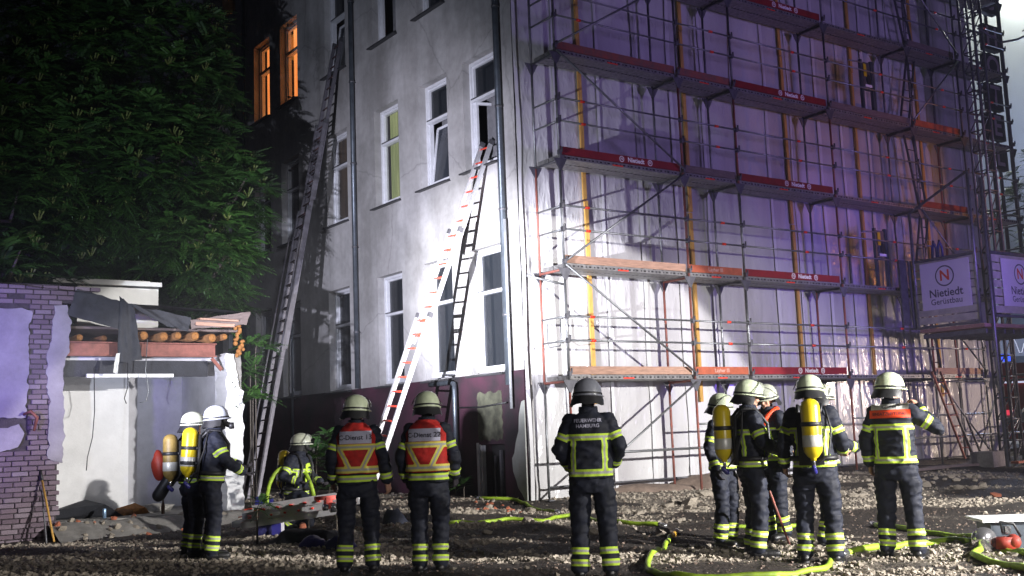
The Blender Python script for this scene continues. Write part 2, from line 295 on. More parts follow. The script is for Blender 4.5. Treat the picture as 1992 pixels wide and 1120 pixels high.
# ------------------------------------------------------------------ mesh helpers
class MB:
    """collects shapes, one mesh out"""
    def __init__(s): s.v = []; s.f = []; s.mi = []; s.sm = []; s.cur = 0; s.smooth = False
    def add(s, vs, fs):
        b = len(s.v); s.v += [tuple(v) for v in vs]
        for f in fs: s.f.append(tuple(b+i for i in f)); s.mi.append(s.cur); s.sm.append(s.smooth)
    def box(s, c, d, R=None):
        hx, hy, hz = d[0]/2, d[1]/2, d[2]/2; c = Vector(c)
        vs = [Vector((x, y, z)) for x in (-hx, hx) for y in (-hy, hy) for z in (-hz, hz)]
        if R is not None: vs = [R @ v for v in vs]
        s.add([v+c for v in vs], [(0, 1, 3, 2), (4, 6, 7, 5), (0, 4, 5, 1), (2, 3, 7, 6), (0, 2, 6, 4), (1, 5, 7, 3)])
    def bb(s, x0, x1, y0, y1, z0, z1): s.box(((x0+x1)/2, (y0+y1)/2, (z0+z1)/2), (abs(x1-x0), abs(y1-y0), abs(z1-z0)))
    def bar(s, a, b, w, h, up=(0, 0, 1)):
        a = Vector(a); b = Vector(b); d = (b-a); L = d.length; d.normalize(); u = Vector(up)
        x = d.cross(u)
        if x.length < 1e-4: x = Vector((1, 0, 0))
        x.normalize(); u = x.cross(d)
        R = Matrix((x, d, u)).transposed(); s.box((a+b)/2, (w, L, h), R)
    def tube(s, pts, r, n=8, cap=True):
        pts = [Vector(p) for p in pts]; rs = r if isinstance(r, (list, tuple)) else [r]*len(pts); b = len(s.v); vs = []; prev = None
        for i, p in enumerate(pts):
            d = (pts[min(i+1, len(pts)-1)]-pts[max(i-1, 0)]).normalized()
            if prev is None: u = d.orthogonal().normalized()
            else: u = (prev-d*prev.dot(d)); u = u.normalized() if u.length > 1e-5 else d.orthogonal().normalized()
            prev = u; w_ = d.cross(u)
            vs += [p+(u*math.cos(k*2*PI/n)+w_*math.sin(k*2*PI/n))*rs[i] for k in range(n)]
        fs = [(i*n+k, i*n+(k+1) % n, (i+1)*n+(k+1) % n, (i+1)*n+k) for i in range(len(pts)-1) for k in range(n)]
        if cap: fs += [tuple(range(n))[::-1], tuple((len(pts)-1)*n+k for k in range(n))]
        s.add(vs, fs)
    def lathe(s, prof, c=(0, 0, 0), n=16, sx=1, sy=1, R=None):
        vs = []; c = Vector(c)
        for (r, z) in prof:
            for k in range(n):
                v = Vector((r*sx*math.cos(2*PI*k/n), r*sy*math.sin(2*PI*k/n), z))
                if R is not None: v = R @ v
                vs.append(v+c)
        m = len(prof); fs = [(i*n+k, i*n+(k+1) % n, (i+1)*n+(k+1) % n, (i+1)*n+k) for i in range(m-1) for k in range(n)]
        fs += [tuple(range(n))[::-1], tuple((m-1)*n+k for k in range(n))]
        s.add(vs, fs)
    def capsule(s, a, ra, b, rb, n=12, k=4):
        a = Vector(a); b = Vector(b); d = (b-a); L = d.length; d = d.normalized() if L > 1e-6 else Vector((0, 0, 1))
        pts = []; rs = []
        for i in range(k+1):
            t = -PI/2+(PI/2)*i/k; pts.append(a+d*ra*math.sin(t)); rs.append(max(ra*math.cos(t), .0008))
        for i in range(k+1):
            t = (PI/2)*i/k; pts.append(b+d*rb*math.sin(t)); rs.append(max(rb*math.cos(t), .0008))
        u = d.orthogonal().normalized(); w_ = d.cross(u); vs = []
        for p, r in zip(pts, rs): vs += [p+(u*math.cos(j*2*PI/n)+w_*math.sin(j*2*PI/n))*r for j in range(n)]
        m = len(pts); fs = [(i*n+j, i*n+(j+1) % n, (i+1)*n+(j+1) % n, (i+1)*n+j) for i in range(m-1) for j in range(n)]
        fs += [tuple(range(n))[::-1], tuple((m-1)*n+j for j in range(n))]
        s.add(vs, fs)
    def chain(s, pts, rs, n=12):
        for i in range(len(pts)-1): s.capsule(pts[i], rs[i], pts[i+1], rs[i+1], n)
    def ellip(s, c, r, n=14, m=9, R=None):
        prof = [(max(math.cos(-PI/2+PI*i/m), .003), math.sin(-PI/2+PI*i/m)) for i in range(m+1)]
        vs = []; c = Vector(c)
        for (q, z) in prof:
            for k in range(n):
                v = Vector((q*r[0]*math.cos(2*PI*k/n), q*r[1]*math.sin(2*PI*k/n), z*r[2]))
                if R is not None: v = R @ v
                vs.append(v+c)
        fs = [(i*n+k, i*n+(k+1) % n, (i+1)*n+(k+1) % n, (i+1)*n+k) for i in range(m) for k in range(n)]
        fs += [tuple(range(n))[::-1], tuple(m*n+k for k in range(n))]
        s.add(vs, fs)
    def loft(s, secs, n=28, ex=2.4):
        """secs: (cx, cy, z, half width, half depth)"""
        vs = []
        for (cx, cy, z, hw, hd) in secs:
            for k in range(n):
                t = 2*PI*k/n; ct, st = math.cos(t), math.sin(t)
                vs.append((cx+hw*math.copysign(abs(ct)**(2/ex), ct), cy+hd*math.copysign(abs(st)**(2/ex), st), z))
        m = len(secs); fs = [(i*n+k, i*n+(k+1) % n, (i+1)*n+(k+1) % n, (i+1)*n+k) for i in range(m-1) for k in range(n)]
        fs += [tuple(range(n))[::-1], tuple((m-1)*n+k for k in range(n))]
        s.add(vs, fs)
    def quad(s, a, b, c, d): s.add([a, b, c, d], [(0, 1, 2, 3)])
    def mesh(s, name, mats, origin=(0, 0, 0)):
        me = bpy.data.meshes.new(name); o = Vector(origin)
        me.from_pydata([(v[0]-o.x, v[1]-o.y, v[2]-o.z) for v in s.v], [], s.f)
        for m in (mats if isinstance(mats, (list, tuple)) else [mats]): me.materials.append(m)
        me.polygons.foreach_set('material_index', s.mi); me.polygons.foreach_set('use_smooth', s.sm); me.update(); return me

def tagp(o, label=None, cat=None, group=None, kind=None):
    if label: o['label'] = label
    if cat: o['category'] = cat
    if group: o['group'] = group
    if kind: o['kind'] = kind
    return o
def thing(name, label, cat, loc=(0, 0, 0), rz=0, group=None):
    o = bpy.data.objects.new(name, None); COL.objects.link(o); o.location = loc; o.rotation_euler = (0, 0, rz); o.empty_display_size = .2
    o['_w'] = 1; del o['_w']
    return tagp(o, label, cat, group)
def rootloc(p):
    v = Vector((0, 0, 0))
    while p is not None: v = v+p.location; p = p.parent
    return v
def put(name, me, parent=None, loc=(0, 0, 0), rot=None):
    o = bpy.data.objects.new(name, me); COL.objects.link(o); o.location = loc
    if rot: o.rotation_euler = rot
    if parent is not None: o.parent = parent
    return o
def obj(name, mb, mats, parent=None, local=False):
    """mesh given in world coordinates unless local; roots used with this have no rotation"""
    org = Vector((0, 0, 0)) if (local or parent is None) else rootloc(parent)
    return put(name, mb.mesh(name, mats, org), parent)
def solo(name, mb, mats, loc, label, cat, group=None):
    o = put(name, mb.mesh(name, mats, loc), None, loc); return tagp(o, label, cat, group)
def np_mesh(name, V, F, mats, smooth=False):
    V = np.asarray(V, np.float32); F = np.asarray(F, np.int32); k = F.shape[1]
    me = bpy.data.meshes.new(name); me.vertices.add(len(V)); me.vertices.foreach_set('co', V.ravel())
    me.loops.add(F.size); me.loops.foreach_set('vertex_index', F.ravel()); me.polygons.add(len(F))
    me.polygons.foreach_set('loop_start', np.arange(0, F.size, k, dtype=np.int32)); me.polygons.foreach_set('loop_total', np.full(len(F), k, np.int32))
    me.polygons.foreach_set('use_smooth', np.full(len(F), smooth))
    for m in (mats if isinstance(mats, (list, tuple)) else [mats]): me.materials.append(m)
    me.update(calc_edges=True); return me
def text_mesh(s, size, m, bold=.0, extrude=.0, spacing=1.0):
    c = bpy.data.curves.new('t', 'FONT'); c.body = s; c.size = size; c.align_x = 'CENTER'; c.align_y = 'CENTER'; c.offset = bold*size; c.extrude = extrude; c.space_character = spacing; c.resolution_u = 3
    o = bpy.data.objects.new('t', c); COL.objects.link(o); dg = bpy.context.evaluated_depsgraph_get()
    me = bpy.data.meshes.new_from_object(o.evaluated_get(dg)); bpy.data.objects.remove(o); bpy.data.curves.remove(c)
    me.materials.clear(); me.materials.append(m); return me
def remesh(mb, name, voxel, mats, smooth=4, deci=None, disp=None):
    me = mb.mesh(name, M['navy']); o = bpy.data.objects.new(name, me); COL.objects.link(o)
    r = o.modifiers.new('r', 'REMESH'); r.mode = 'VOXEL'; r.voxel_size = voxel; r.use_smooth_shade = True
    if smooth: s = o.modifiers.new('s', 'SMOOTH'); s.iterations = smooth; s.factor = .5
    if deci: d = o.modifiers.new('d', 'DECIMATE'); d.ratio = deci
    dg = bpy.context.evaluated_depsgraph_get(); out = bpy.data.meshes.new_from_object(o.evaluated_get(dg))
    bpy.data.objects.remove(o); bpy.data.meshes.remove(me); out.name = name
    out.materials.clear()
    for m in (mats if isinstance(mats, (list, tuple)) else [mats]): out.materials.append(m)
    return out
def sstep(a, b, x):
    t = min(1, max(0, (x-a)/(b-a))); return t*t*(3-2*t)

# ------------------------------------------------------------------ ground
VN = Vector((math.sin(YAW), math.cos(YAW), 0))
def uv(x, y): return x*rt0.x+y*rt0.y, x*VN.x+y*VN.y
def gravel(x, y):  # gravel amount; its long bands also paint in shadow stripes of the low light
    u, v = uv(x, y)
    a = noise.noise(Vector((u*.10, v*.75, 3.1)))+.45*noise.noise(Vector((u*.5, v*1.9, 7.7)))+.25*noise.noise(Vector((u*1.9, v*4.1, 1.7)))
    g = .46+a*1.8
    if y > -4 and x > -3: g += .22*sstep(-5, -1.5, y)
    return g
def gz(x, y):
    b = .22*sstep(-5, 1, y)*(sstep(-5.2, -3.6, x)*.85+.15)+.16*sstep(4, 9, x)*sstep(-6, -1, y)
    return b
def gzn(x, y):
    u, v = uv(x, y)
    n = .055*noise.noise(Vector((u*.16, v*1.15, .3)))+.03*noise.noise(Vector((u*.6, v*2.2, 5.3)))+.022*noise.noise(Vector((x*3.1, y*3.1, 2)))
    near = 1 if (x*x+y*y) < 2500 else 0
    if x < -4.7 and y > 1.2: n *= .3
    return gz(x, y)+n*near*1.3
xs = np.concatenate([np.linspace(-120, -40, 6)[:-1], np.linspace(-40, -13, 20)[:-1], np.arange(-13, 15, .085), np.linspace(15.2, 45, 40), np.linspace(55, 140, 8)])
ys = np.concatenate([np.linspace(-120, -30, 6)[:-1], np.linspace(-30, -14, 12)[:-1], np.arange(-14, 3.2, .08), np.linspace(3.4, 40, 30), np.linspace(50, 140, 8)])
nx, ny = len(xs), len(ys)
V = np.zeros((ny, nx, 3)); G = np.zeros((ny, nx))
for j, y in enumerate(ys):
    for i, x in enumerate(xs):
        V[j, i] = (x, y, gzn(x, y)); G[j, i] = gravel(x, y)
idx = np.arange(nx*ny).reshape(ny, nx)
F = np.stack([idx[:-1, :-1], idx[:-1, 1:], idx[1:, 1:], idx[1:, :-1]], -1).reshape(-1, 4)
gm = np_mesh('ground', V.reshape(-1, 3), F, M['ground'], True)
at = gm.attributes.new('grv_shade', 'FLOAT', 'POINT'); at.data.foreach_set('value', G.ravel().astype(np.float32))
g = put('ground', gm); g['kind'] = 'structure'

# ------------------------------------------------------------------ people
def fold_noise(co, seed, amp=.007, s=6):
    r1 = 1-2*abs(noise.noise(Vector((co.x*s*.8+co.z*2, co.y*s, co.z*s*2.2+seed))))
    r2 = 1-2*abs(noise.noise(Vector((co.x*s*1.9, co.y*s*2+seed, co.z*s*3.4-co.x*4))))
    return amp*(.9*(r1-.5)+.5*(r2-.5)+.8*noise.noise(Vector((co.x*4, co.y*4, co.z*3+seed))))
def cloth(me, seed, bandf, amp=.008):
    nv = len(me.vertices); st = np.full(nv, 9.0, np.float32); new = np.zeros((nv, 3), np.float32)
    for i, v in enumerate(me.vertices):
        st[i] = bandf(v.co); c = v.co+v.normal*fold_noise(v.co, seed, amp); new[i] = c
    me.vertices.foreach_set('co', new.ravel()); a = me.attributes.new('st', 'FLOAT', 'POINT'); a.data.foreach_set('value', st); me.update()
def segt(p, a, b):
    d = b-a; t = (p-a).dot(d)/d.dot(d); tt = min(1, max(0, t)); return t, (p-(a+d*tt)).length
def hand(mb, wrist, dirv, palm_n, side, curl=.5, r=.0095):
    """palm, four unequal bent fingers, thumb from the side near the wrist"""
    d = Vector(dirv).normalized(); n = Vector(palm_n); n = (n-d*n.dot(d)).normalized(); s = d.cross(n)*side
    w = Vector(wrist)
    for k in (-.028, 0, .028): mb.capsule(w+s*k*.5, .021, w+d*.085+s*k, .016, 8)
    for k, L in zip((-.033, -.011, .011, .033), (.062, .078, .083, .072)):
        p = w+d*.092+s*k; q = p+(d*math.cos(curl)+n*math.sin(curl))*L*.5; e = q+(d*math.cos(curl*2.3)+n*math.sin(curl*2.3))*L*.5
        mb.chain([w+d*.07+s*k, p, q, e], [r, r, r*.95, r*.8], 7)
    p = w+d*.02+s*.032; q = p+(s*.7+d*.6+n*.35).normalized()*.042; e = q+(d*.8+n*.6+s*.1).normalized()*.034
    mb.chain([w+d*.01+s*.012, p, q, e], [.015, .013, .011, .009], 7)
def person(loc, face, label, helm='helmet', scale=1.0, elb=None, hnd=None, feet=None, knees=None, lean=0.0, hip=.93, head=(0, 0, 0), seed=0, vest=None, cyl=None, mask=False, backtext=None,
           band=None, backband=True, skinhand=False, visor='up', curl=.6, scarf=False, hname=None, trouser_b=True, kneeband=False, frontband=False):
    """face: direction in degrees turned clockwise from looking straight away from the camera; local +y is forward, +x the person's right"""
    root = thing('person', label, 'firefighter', loc)
    d = Vector((loc[0]-CAM.x, loc[1]-CAM.y)); ang = math.atan2(-d.x, d.y)-math.radians(face); root.rotation_euler = (0, 0, ang)
    root.scale = (scale*1.025,)*3
    HIP = Vector((0, 0, hip))
    # spine frame: the trunk leans forward about the hips
    Rl = Matrix.Rotation(-lean, 3, 'X')
    def up(p): return HIP+Rl @ (Vector(p)-Vector((0, 0, .93)))
    def iup(p): return Rl.transposed() @ (p-HIP)+Vector((0, 0, .93))
    SH = {s: up((s*.175, 0, 1.455)) for s in (-1, 1)}
    elb = elb or {-1: (-.27, -.03, 1.18), 1: (.27, -.03, 1.18)}; hnd = hnd or {-1: (-.28, .06, .93), 1: (.28, .06, .93)}
    elb = {s: Vector(elb[s]) for s in (-1, 1)}; hnd = {s: Vector(hnd[s]) for s in (-1, 1)}
    feet = feet or {-1: (-.13, 0, 0), 1: (.13, 0, 0)}; knees = knees or {s: (feet[s][0]*.5+s*.055, feet[s][1]*.5+.03, feet[s][2]*.5+.50) for s in (-1, 1)}
    feet = {s: Vector(feet[s]) for s in (-1, 1)}; knees = {s: Vector(knees[s]) for s in (-1, 1)}
    HJ = {s: HIP+Vector((s*.095, 0, -.02)) for s in (-1, 1)}
    AN = {s: feet[s]+Vector((0, -.02, .09)) for s in (-1, 1)}
    hc = up((0, .02, 1.66)); Rh = Matrix.Rotation(math.radians(-head[2]), 3, 'Z') @ Matrix.Rotation(math.radians(-head[0]), 3, 'X') @ Matrix.Rotation(math.radians(head[1]), 3, 'Y')
    H = lambda p: hc+Rh @ Vector(p)
    # ---- body: one continuous skin
    b = MB()
    b.ellip(H((0, -.012, .03)), (.074, .094, .10), 18, 12, Rh); b.ellip(H((0, .02, -.035)), (.060, .072, .078), 16, 10, Rh)
    b.capsule(H((0, .055, -.085)), .030, H((0, .074, -.092)), .022)                      # chin
    b.chain([H((0, .083, .018)), H((0, .098, -.022)), H((0, .092, -.030))], [.010, .016, .013], 8)   # nose
    b.capsule(H((-.035, .074, .035)), .013, H((.035, .074, .035)), .013)                 # brow
    b.capsule(H((-.018, .082, -.057)), .009, H((.018, .082, -.057)), .009)               # lips
    b.capsule(H((-.018, .080, -.070)), .009, H((.018, .080, -.070)), .009)
    for s in (-1, 1): b.ellip(H((s*.076, -.008, -.005)), (.012, .022, .034), 8, 7, Rh); b.ellip(H((s*.04, .066, -.02)), (.022, .018, .025), 8, 7, Rh)
    b.chain([H((0, -.01, -.06)), up((0, -.005, 1.50))], [.060, .065])
    b.chain([up((0, 0, 1.42)), up((0, 0, 1.15)), HIP+Vector((0, 0, .02))], [.115, .11, .12], 14)
    for s in (-1, 1):
        b.chain([up((0, 0, 1.44)), SH[s], elb[s], hnd[s]], [.06, .052, .042, .030])
        b.chain([HJ[s], knees[s], AN[s]+Vector((0, 0, .02))], [.085, .055, .042]); b.capsule(AN[s]-Vector((0, 0, .04)), .036, AN[s]+Vector((0, .13, -.05)), .03)
        dv = (hnd[s]-elb[s]); pn = Vector((-s*.8, .5, .1)) if abs(dv.normalized().z) > .5 else Vector((0, .2, 1 if dv.z < 0 else -1))
        hand(b, hnd[s], dv, pn, s, curl)
    me = remesh(b, 'body', .0075, [M['skin'], M['glove'], M['hood']], 2, .45)
    gl = 0 if skinhand else 1
    for p in me.polygons:
        c = p.center
        if min((c-hnd[-1]).length, (c-hnd[1]).length) < .22: p.material_index = gl
        else:
            q = Rh.transposed() @ (c-hc)
            if q.y < -.01 and q.length < .16 or (q.z < -.07 and q.y < .05): p.material_index = 2
            if mask and q.length < .16: p.material_index = 2
        if c.z < feet[1].z+.3 and c.z < feet[-1].z+.3 and lean == 0 and abs(c.x) < .3 and c.z < .4: p.material_index = 2
    put('body', me, root)
    e = MB(); e.smooth = True
    if not mask:
        for s in (-1, 1): e.ellip(H((s*.031, .080, .010)), (.011, .008, .006), 8, 6, Rh)
        put('eyes', e.mesh('eyes', M['rubber']), root)
    # ---- trousers
    t = MB(); rz = seed*.37
    t.loft([(0, 0, .98, .155, .105), (0, 0, .92, .185, .125), (0, -.01, .85, .19, .13), (0, -.005, .78, .17, .115)])
    if hip != .93 or lean: t.v = [tuple(HIP+(Rl @ (Vector(v)-Vector((0, 0, .93))))) for v in t.v]
    for s in (-1, 1):
        d1 = AN[s]-knees[s]
        t.chain([HJ[s], HJ[s].lerp(knees[s], .5)+Vector((s*.012, 0, 0)), knees[s]], [.112, .105, .092], 14)
        t.chain([knees[s], knees[s].lerp(AN[s], .45), knees[s].lerp(AN[s], .93)], [.090, .086, .086], 14)
        t.ellip(HJ[s].lerp(knees[s], .45)+Vector((s*.085, 0, 0)), (.035, .075, .10))        # thigh pocket
    def tband(p):
        best = 9
        for s in (-1, 1):
            tt, dd = segt(p, knees[s], AN[s])
            if dd < .15 and tt > .2:
                for c in (.60, .86): best = min(best, abs(tt-c)*(AN[s]-knees[s]).length/.031)
        return best if trouser_b else 9
    tm = remesh(t, 'trousers', .013, M['turnout'], 5); cloth(tm, seed*3.1, tband, .016); put('trousers', tm, root)
    # ---- jacket
    j = MB()
    j.loft([(0, 0, .915, .212, .150), (0, 0, .98, .205, .148), (0, 0, 1.12, .195, .143), (0, 0, 1.28, .205, .148), (0, -.005, 1.40, .202, .143), (0, -.01, 1.475, .17, .115), (0, -.01, 1.53, .085, .085), (0, 0, 1.565, .082, .085)])
    j.v = [tuple(up(v)) for v in j.v]
    for s in (-1, 1):
        j.chain([up((s*.10, 0, 1.43)), SH[s]+Rl @ Vector((0, 0, -.005)), elb[s], hnd[s]-(hnd[s]-elb[s]).normalized()*.03], [.088, .084, .070, .059], 14)
    hemz = 1.0
    def jband(p):
        best = 9
        q = iup(p)
        arm = None
        for s in (-1, 1):
            t1, d1_ = segt(p, SH[s], elb[s]); t2, d2_ = segt(p, elb[s], hnd[s])
            out = (q.x*s > .212) or min(d1_, d2_) < .0
            if (d1_ < .13 or d2_ < .11) and (q.x*s > .205 or (q.y > .16) or q.z > 1.6 or (lean and abs(q.x) > .2)):
                arm = True
                if d1_ <= d2_ and t1 < 1: best = min(best, abs(t1-.62)*(elb[s]-SH[s]).length/.031)
                elif t2 < 1.1: best = min(best, abs(t2-.70)*(hnd[s]-elb[s]).length/.031)
        if not arm:
            best = min(best, abs(q.z-.972)/.033)
            if backband and not vest:
                best = min(best, abs(q.z-1.30)/.030)
                if .97 < q.z < 1.30 and abs(q.x) < .22: best = min(best, abs(abs(q.x)-.145)/.024)
        return best
    jm = remesh(j, 'jacket', .012, M['turnout'], 5); cloth(jm, seed*1.7+4, jband, .014); jo = put('jacket', jm, root)
    bvh = BVHTree.FromPolygons([v.co for v in jm.vertices], [tuple(p.vertices) for p in jm.polygons])
    col = MB(); col.smooth = True
    prof = [(.088, 1.50), (.092, 1.55), (.087, 1.585), (.078, 1.585), (.078, 1.54)]
    col.lathe(prof, n=18, sy=1.02); col.v = [tuple(up(v)) for v in col.v]; put('collar', col.mesh('collar', M['navy']), root)
    for s in (-1, 1):                                                                     # boots
        bo = MB(); bo.smooth = True; f = feet[s]
        bo.tube([AN[s]+(knees[s]-AN[s])*.32, AN[s]+(knees[s]-AN[s])*.12, AN[s]+Vector((0, 0, -.02))], [.066, .060, .056], 12)
        bo.capsule(f+Vector((0, -.055, .052)), .050, f+Vector((s*.012, .07, .05)), .050); bo.capsule(f+Vector((s*.012, .07, .050)), .052, f+Vector((s*.02, .165, .045)), .045)
        if feet[s].z < .1: bo.box(f+Vector((s*.008, .055, .012)), (.098, .30, .024))
        put('boot', bo.mesh('boot', M['boot']), root)
    # ---- helmet
    hm = MB(); hm.smooth = True
    prof = [(.137, -.010), (.138, .000), (.134, .030), (.128, .070), (.115, .105), (.092, .135), (.060, .155), (.025, .165), (.001, .167)]
    hm.lathe(prof, (0, 0, 0), 24, 1, 1.14); k = len(hm.v)
    hm.lathe([(.128, -.016), (.150, -.012), (.150, -.004), (.132, .004)], (0, .012, 0), 24, 1, 1.17)
    hm.capsule((0, -.13, .08), .010, (0, .135, .085), .010)
    def place(mb): mb.v = [tuple(H(Vector(v)+Vector((0, -.01, .028)))) for v in mb.v]
    place(hm); ho = put('helmet', hm.mesh('helmet', M[helm]), root)
    bd = MB(); bd.smooth = True; bd.lathe([(.1395, .004), (.1405, .006), (.1390, .020), (.1380, .022)], (0, 0, 0), 24, 1, 1.14); place(bd); put('helmet_band', bd.mesh('helmet_band', M['rubber']), ho)
    nf = MB(); nf.smooth = True
    for r in range(2):
        pass
    vs = []; n = 14
    for zi, (rr, zz) in enumerate(((.132, -.005), (.150, -.045), (.160, -.10))):
        for k in range(n+1):
            a = PI+PI*k/n*1.16-.25; vs.append((rr*math.cos(a), 1.12*rr*math.sin(a)-(.02 if zi == 2 else 0), zz+.008*math.sin(k*1.7+seed)))
    nf.add(vs, [(i*(n+1)+k, i*(n+1)+k+1, (i+1)*(n+1)+k+1, (i+1)*(n+1)+k) for i in range(2) for k in range(n)])
    place(nf); put('neck_guard', nf.mesh('neck_guard', M['rubber']), ho)
    if visor:
        vz = MB(); vz.smooth = True; vs = []; n = 12
        for zi in range(4):
            t_ = zi/3
            for k in range(n+1):
                a = PI*.06+PI*.88*k/n
                rr = .158+(.012 if visor == 'up' else .0)*math.sin(t_*PI)
                if visor == 'up': p = Vector((rr*math.cos(a), 1.15*rr*math.sin(a), .0)); p = Matrix.Rotation(math.radians(22+t_*36), 3, 'X') @ p
                else: p = Vector((rr*math.cos(a), 1.15*rr*math.sin(a), .02-.11*t_))
                vs.append(p)
        vz.add(vs, [(i*(n+1)+k, i*(n+1)+k+1, (i+1)*(n+1)+k+1, (i+1)*(n+1)+k) for i in range(3) for k in range(n)])
        place(vz); put('visor', vz.mesh('visor', M['visor']), ho)
        vr = MB(); vr.smooth = True; vr.tube([Vector(H(Vector(p)+Vector((0, -.01, .028)))) for p in vs[3*(n+1):]], .004, 6); put('visor_rim', vr.mesh('visor_rim', M['rubber']), ho)
    if mask:
        mk = MB(); mk.smooth = True
        mk.ellip(H((0, .075, 0)), (.068, .045, .082), 16, 10, Rh); mk.chain([H((0, .10, -.045)), H((0, .155, -.07))], [.036, .034]); mk.lathe([(.001, -.03), (.040, -.03), (.042, .0), (.036, .03), (.001, .031)], H((0, .165, -.075)), 14, R=Rh @ Matrix.Rotation(PI/2, 3, 'X'))
        put('breathing_mask', mk.mesh('breathing_mask', M['rubber']), root)
        mg = MB(); mg.smooth = True; mg.ellip(H((0, .085, .022)), (.058, .044, .045), 14, 9, Rh); put('mask_lens', mg.mesh('mask_lens', M['glassdark']), root)
    # ---- vest, lettering
    def back_y(x, z, off, tree=bvh, sgn=-1):
        o_ = up((x, sgn*.6, z)); dr = (up((x, 0, z))-o_).normalized(); h = tree.ray_cast(o_, dr)
        return (h[0]-dr*off) if h[0] is not None else up((x, sgn*.15, z))
    def panel(name, x0, x1, z0, z1, m, off, tree=bvh, parent=root, sgn=-1, shear=0):
        p = MB(); p.smooth = True; nx_, nz_ = 14, 8
        vs = [back_y(x0+(x1-x0)*i/nx_, z0+(z1-z0)*jj/nz_+shear*(i/nx_-.5), off, tree, sgn) for jj in range(nz_+1) for i in range(nx_+1)]
        p.add(vs, [(jj*(nx_+1)+i, jj*(nx_+1)+i+1, (jj+1)*(nx_+1)+i+1, (jj+1)*(nx_+1)+i) for jj in range(nz_) for i in range(nx_)])
        return put(name, p.mesh(name, m), parent)
    def lettering(s, x, z, size, m, off, tree=bvh, parent=root, bold=.02, sgn=-1, rot=0):
        tm_ = text_mesh(s, size, m, bold); cr, sr = math.cos(rot), math.sin(rot)
        bm = bmesh.new(); bm.from_mesh(tm_); bmesh.ops.triangulate(bm, faces=bm.faces[:]); bm.to_mesh(tm_); bm.free()
        for v in tm_.vertices:
            vx, vz_ = v.co.x*cr-v.co.y*sr, v.co.x*sr+v.co.y*cr
            v.co = back_y(x+(vx if sgn < 0 else -vx), z+vz_, off, tree, sgn)
        return put('lettering', tm_, parent)
    if vest:
        vb = MB()
        vb.loft([(0, 0, 1.02, .232, .170), (0, 0, 1.2, .228, .168), (0, -.004, 1.32, .228, .172), (0, -.012, 1.42, .218, .170), (0, -.018, 1.49, .165, .150), (0, -.02, 1.555, .095, .11)])
        vm = remesh(vb, 'vest', .013, M['vestband'], 3)
        def vband(p):
            best = min(abs(p.z-1.065)/.034, abs(p.z-1.30)/.030)
            if 1.06 < p.z < 1.30: 
                k = (p.z-1.065)/.235; best = min(best, abs(abs(p.x)-(.06+.12*k))/.030)
            return best if p.z < 1.35 else 9
        cloth(vm, seed+9, vband, .008); vo = put('vest', vm, root)
        vt = BVHTree.FromPolygons([v.co for v in vm.vertices], [tuple(p.vertices) for p in vm.polygons])
        po = panel('vest_panel', -.168, .168, 1.335, 1.465, M['lilac'], .008, vt, vo)
        lettering(vest, 0, 1.398, .070, M['ink'], .013, vt, po, .012)
    if backtext: 
        for s_, z_, sz in backtext: lettering(s_, 0, z_, sz, M['lilac'], .006, bold=.02)
    if band:
        panel('orange_yoke', -.20, .20, 1.39, 1.47, M['orange'], .006); panel('pale_yoke', -.185, .185, 1.472, 1.53, M['silver'], .006)
        lettering('EINSATZLEITUNG', 0, 1.43, .042, M['ink'], .011, bold=.01); lettering('FUEHRER', 0, 1.497, .036, M['ink'], .011, bold=.01)
    if scarf:
        sf = MB(); sf.smooth = True
        sf.tube([up((.0, -.10, 1.56)), up((.10, -.05, 1.555)), up((.13, .05, 1.52)), up((.10, .13, 1.45)), up((.09, .165, 1.36))], [.028, .030, .032, .032, .026], 8)
        sf.tube([up((0, -.10, 1.56)), up((-.10, -.05, 1.555)), up((-.13, .05, 1.52)), up((-.10, .13, 1.45)), up((-.09, .165, 1.36))], [.028, .030, .032, .032, .026], 8)
        put('orange_collar', sf.mesh('orange_collar', M['orange']), root)
    if frontband:
        for nm, x0, x1, z0, z1 in (('reflective_strip', -.035, .03, 1.12, 1.40), ('reflective_strip', -.13, .0, 1.36, 1.41)):
            panel(nm, x0, x1, z0, z1, M['lime'], .008, sgn=1)
    # ---- breathing apparatus
    if cyl:
        ap = MB(); ap.smooth = True; ap.box(up((0, -.175, 1.22)), (.24, .03, .52), Rl); bp_ = put('back_plate', ap.mesh('back_plate', M['rubber']), root)
        cc = MB(); cc.smooth = True; x_, y_ = cyl.get('x', 0), -.285
        cc.lathe([(.002, .30), (.045, .292), (.078, .265), (.093, .225), (.094, -.17), (.086, -.22), (.055, -.265), (.028, -.285), (.028, -.305)], n=20); dz = cyl.get('z', 1.27)
        cc.v = [tuple(up(Vector(v)+Vector((x_, y_, dz)))) for v in cc.v]; co = put('air_cylinder', cc.mesh('air_cylinder', M[cyl.get('m', 'yellowcyl')]), root)
        for zz in (dz+.05,) + ((dz-.13,) if cyl.get('two') else ()):
            st_ = MB(); st_.smooth = True; st_.lathe([(.096, -.022), (.099, -.02), (.099, .02), (.096, .022)], n=20); st_.v = [tuple(up(Vector(v)+Vector((x_, y_, zz)))) for v in st_.v]
            st_.box(up((x_*.5, -.20, zz)), (.22, .02, .035), Rl); put('strap', st_.mesh('strap', M['rubber']), co)
        lo = MB(); lo.smooth = True; lo.lathe([(.0945, -.17), (.0955, -.168), (.0955, -.06), (.0945, -.058)], n=20); lo.v = [tuple(up(Vector(v)+Vector((x_, y_, dz)))) for v in lo.v]; put('cylinder_label', lo.mesh('cylinder_label', M['silver']), co)
        vl = MB(); vl.smooth = True; vl.capsule(up((x_, y_, dz-.30)), .020, up((x_, y_, dz-.35)), .020); put('valve', vl.mesh('valve', M['chrome']), co)
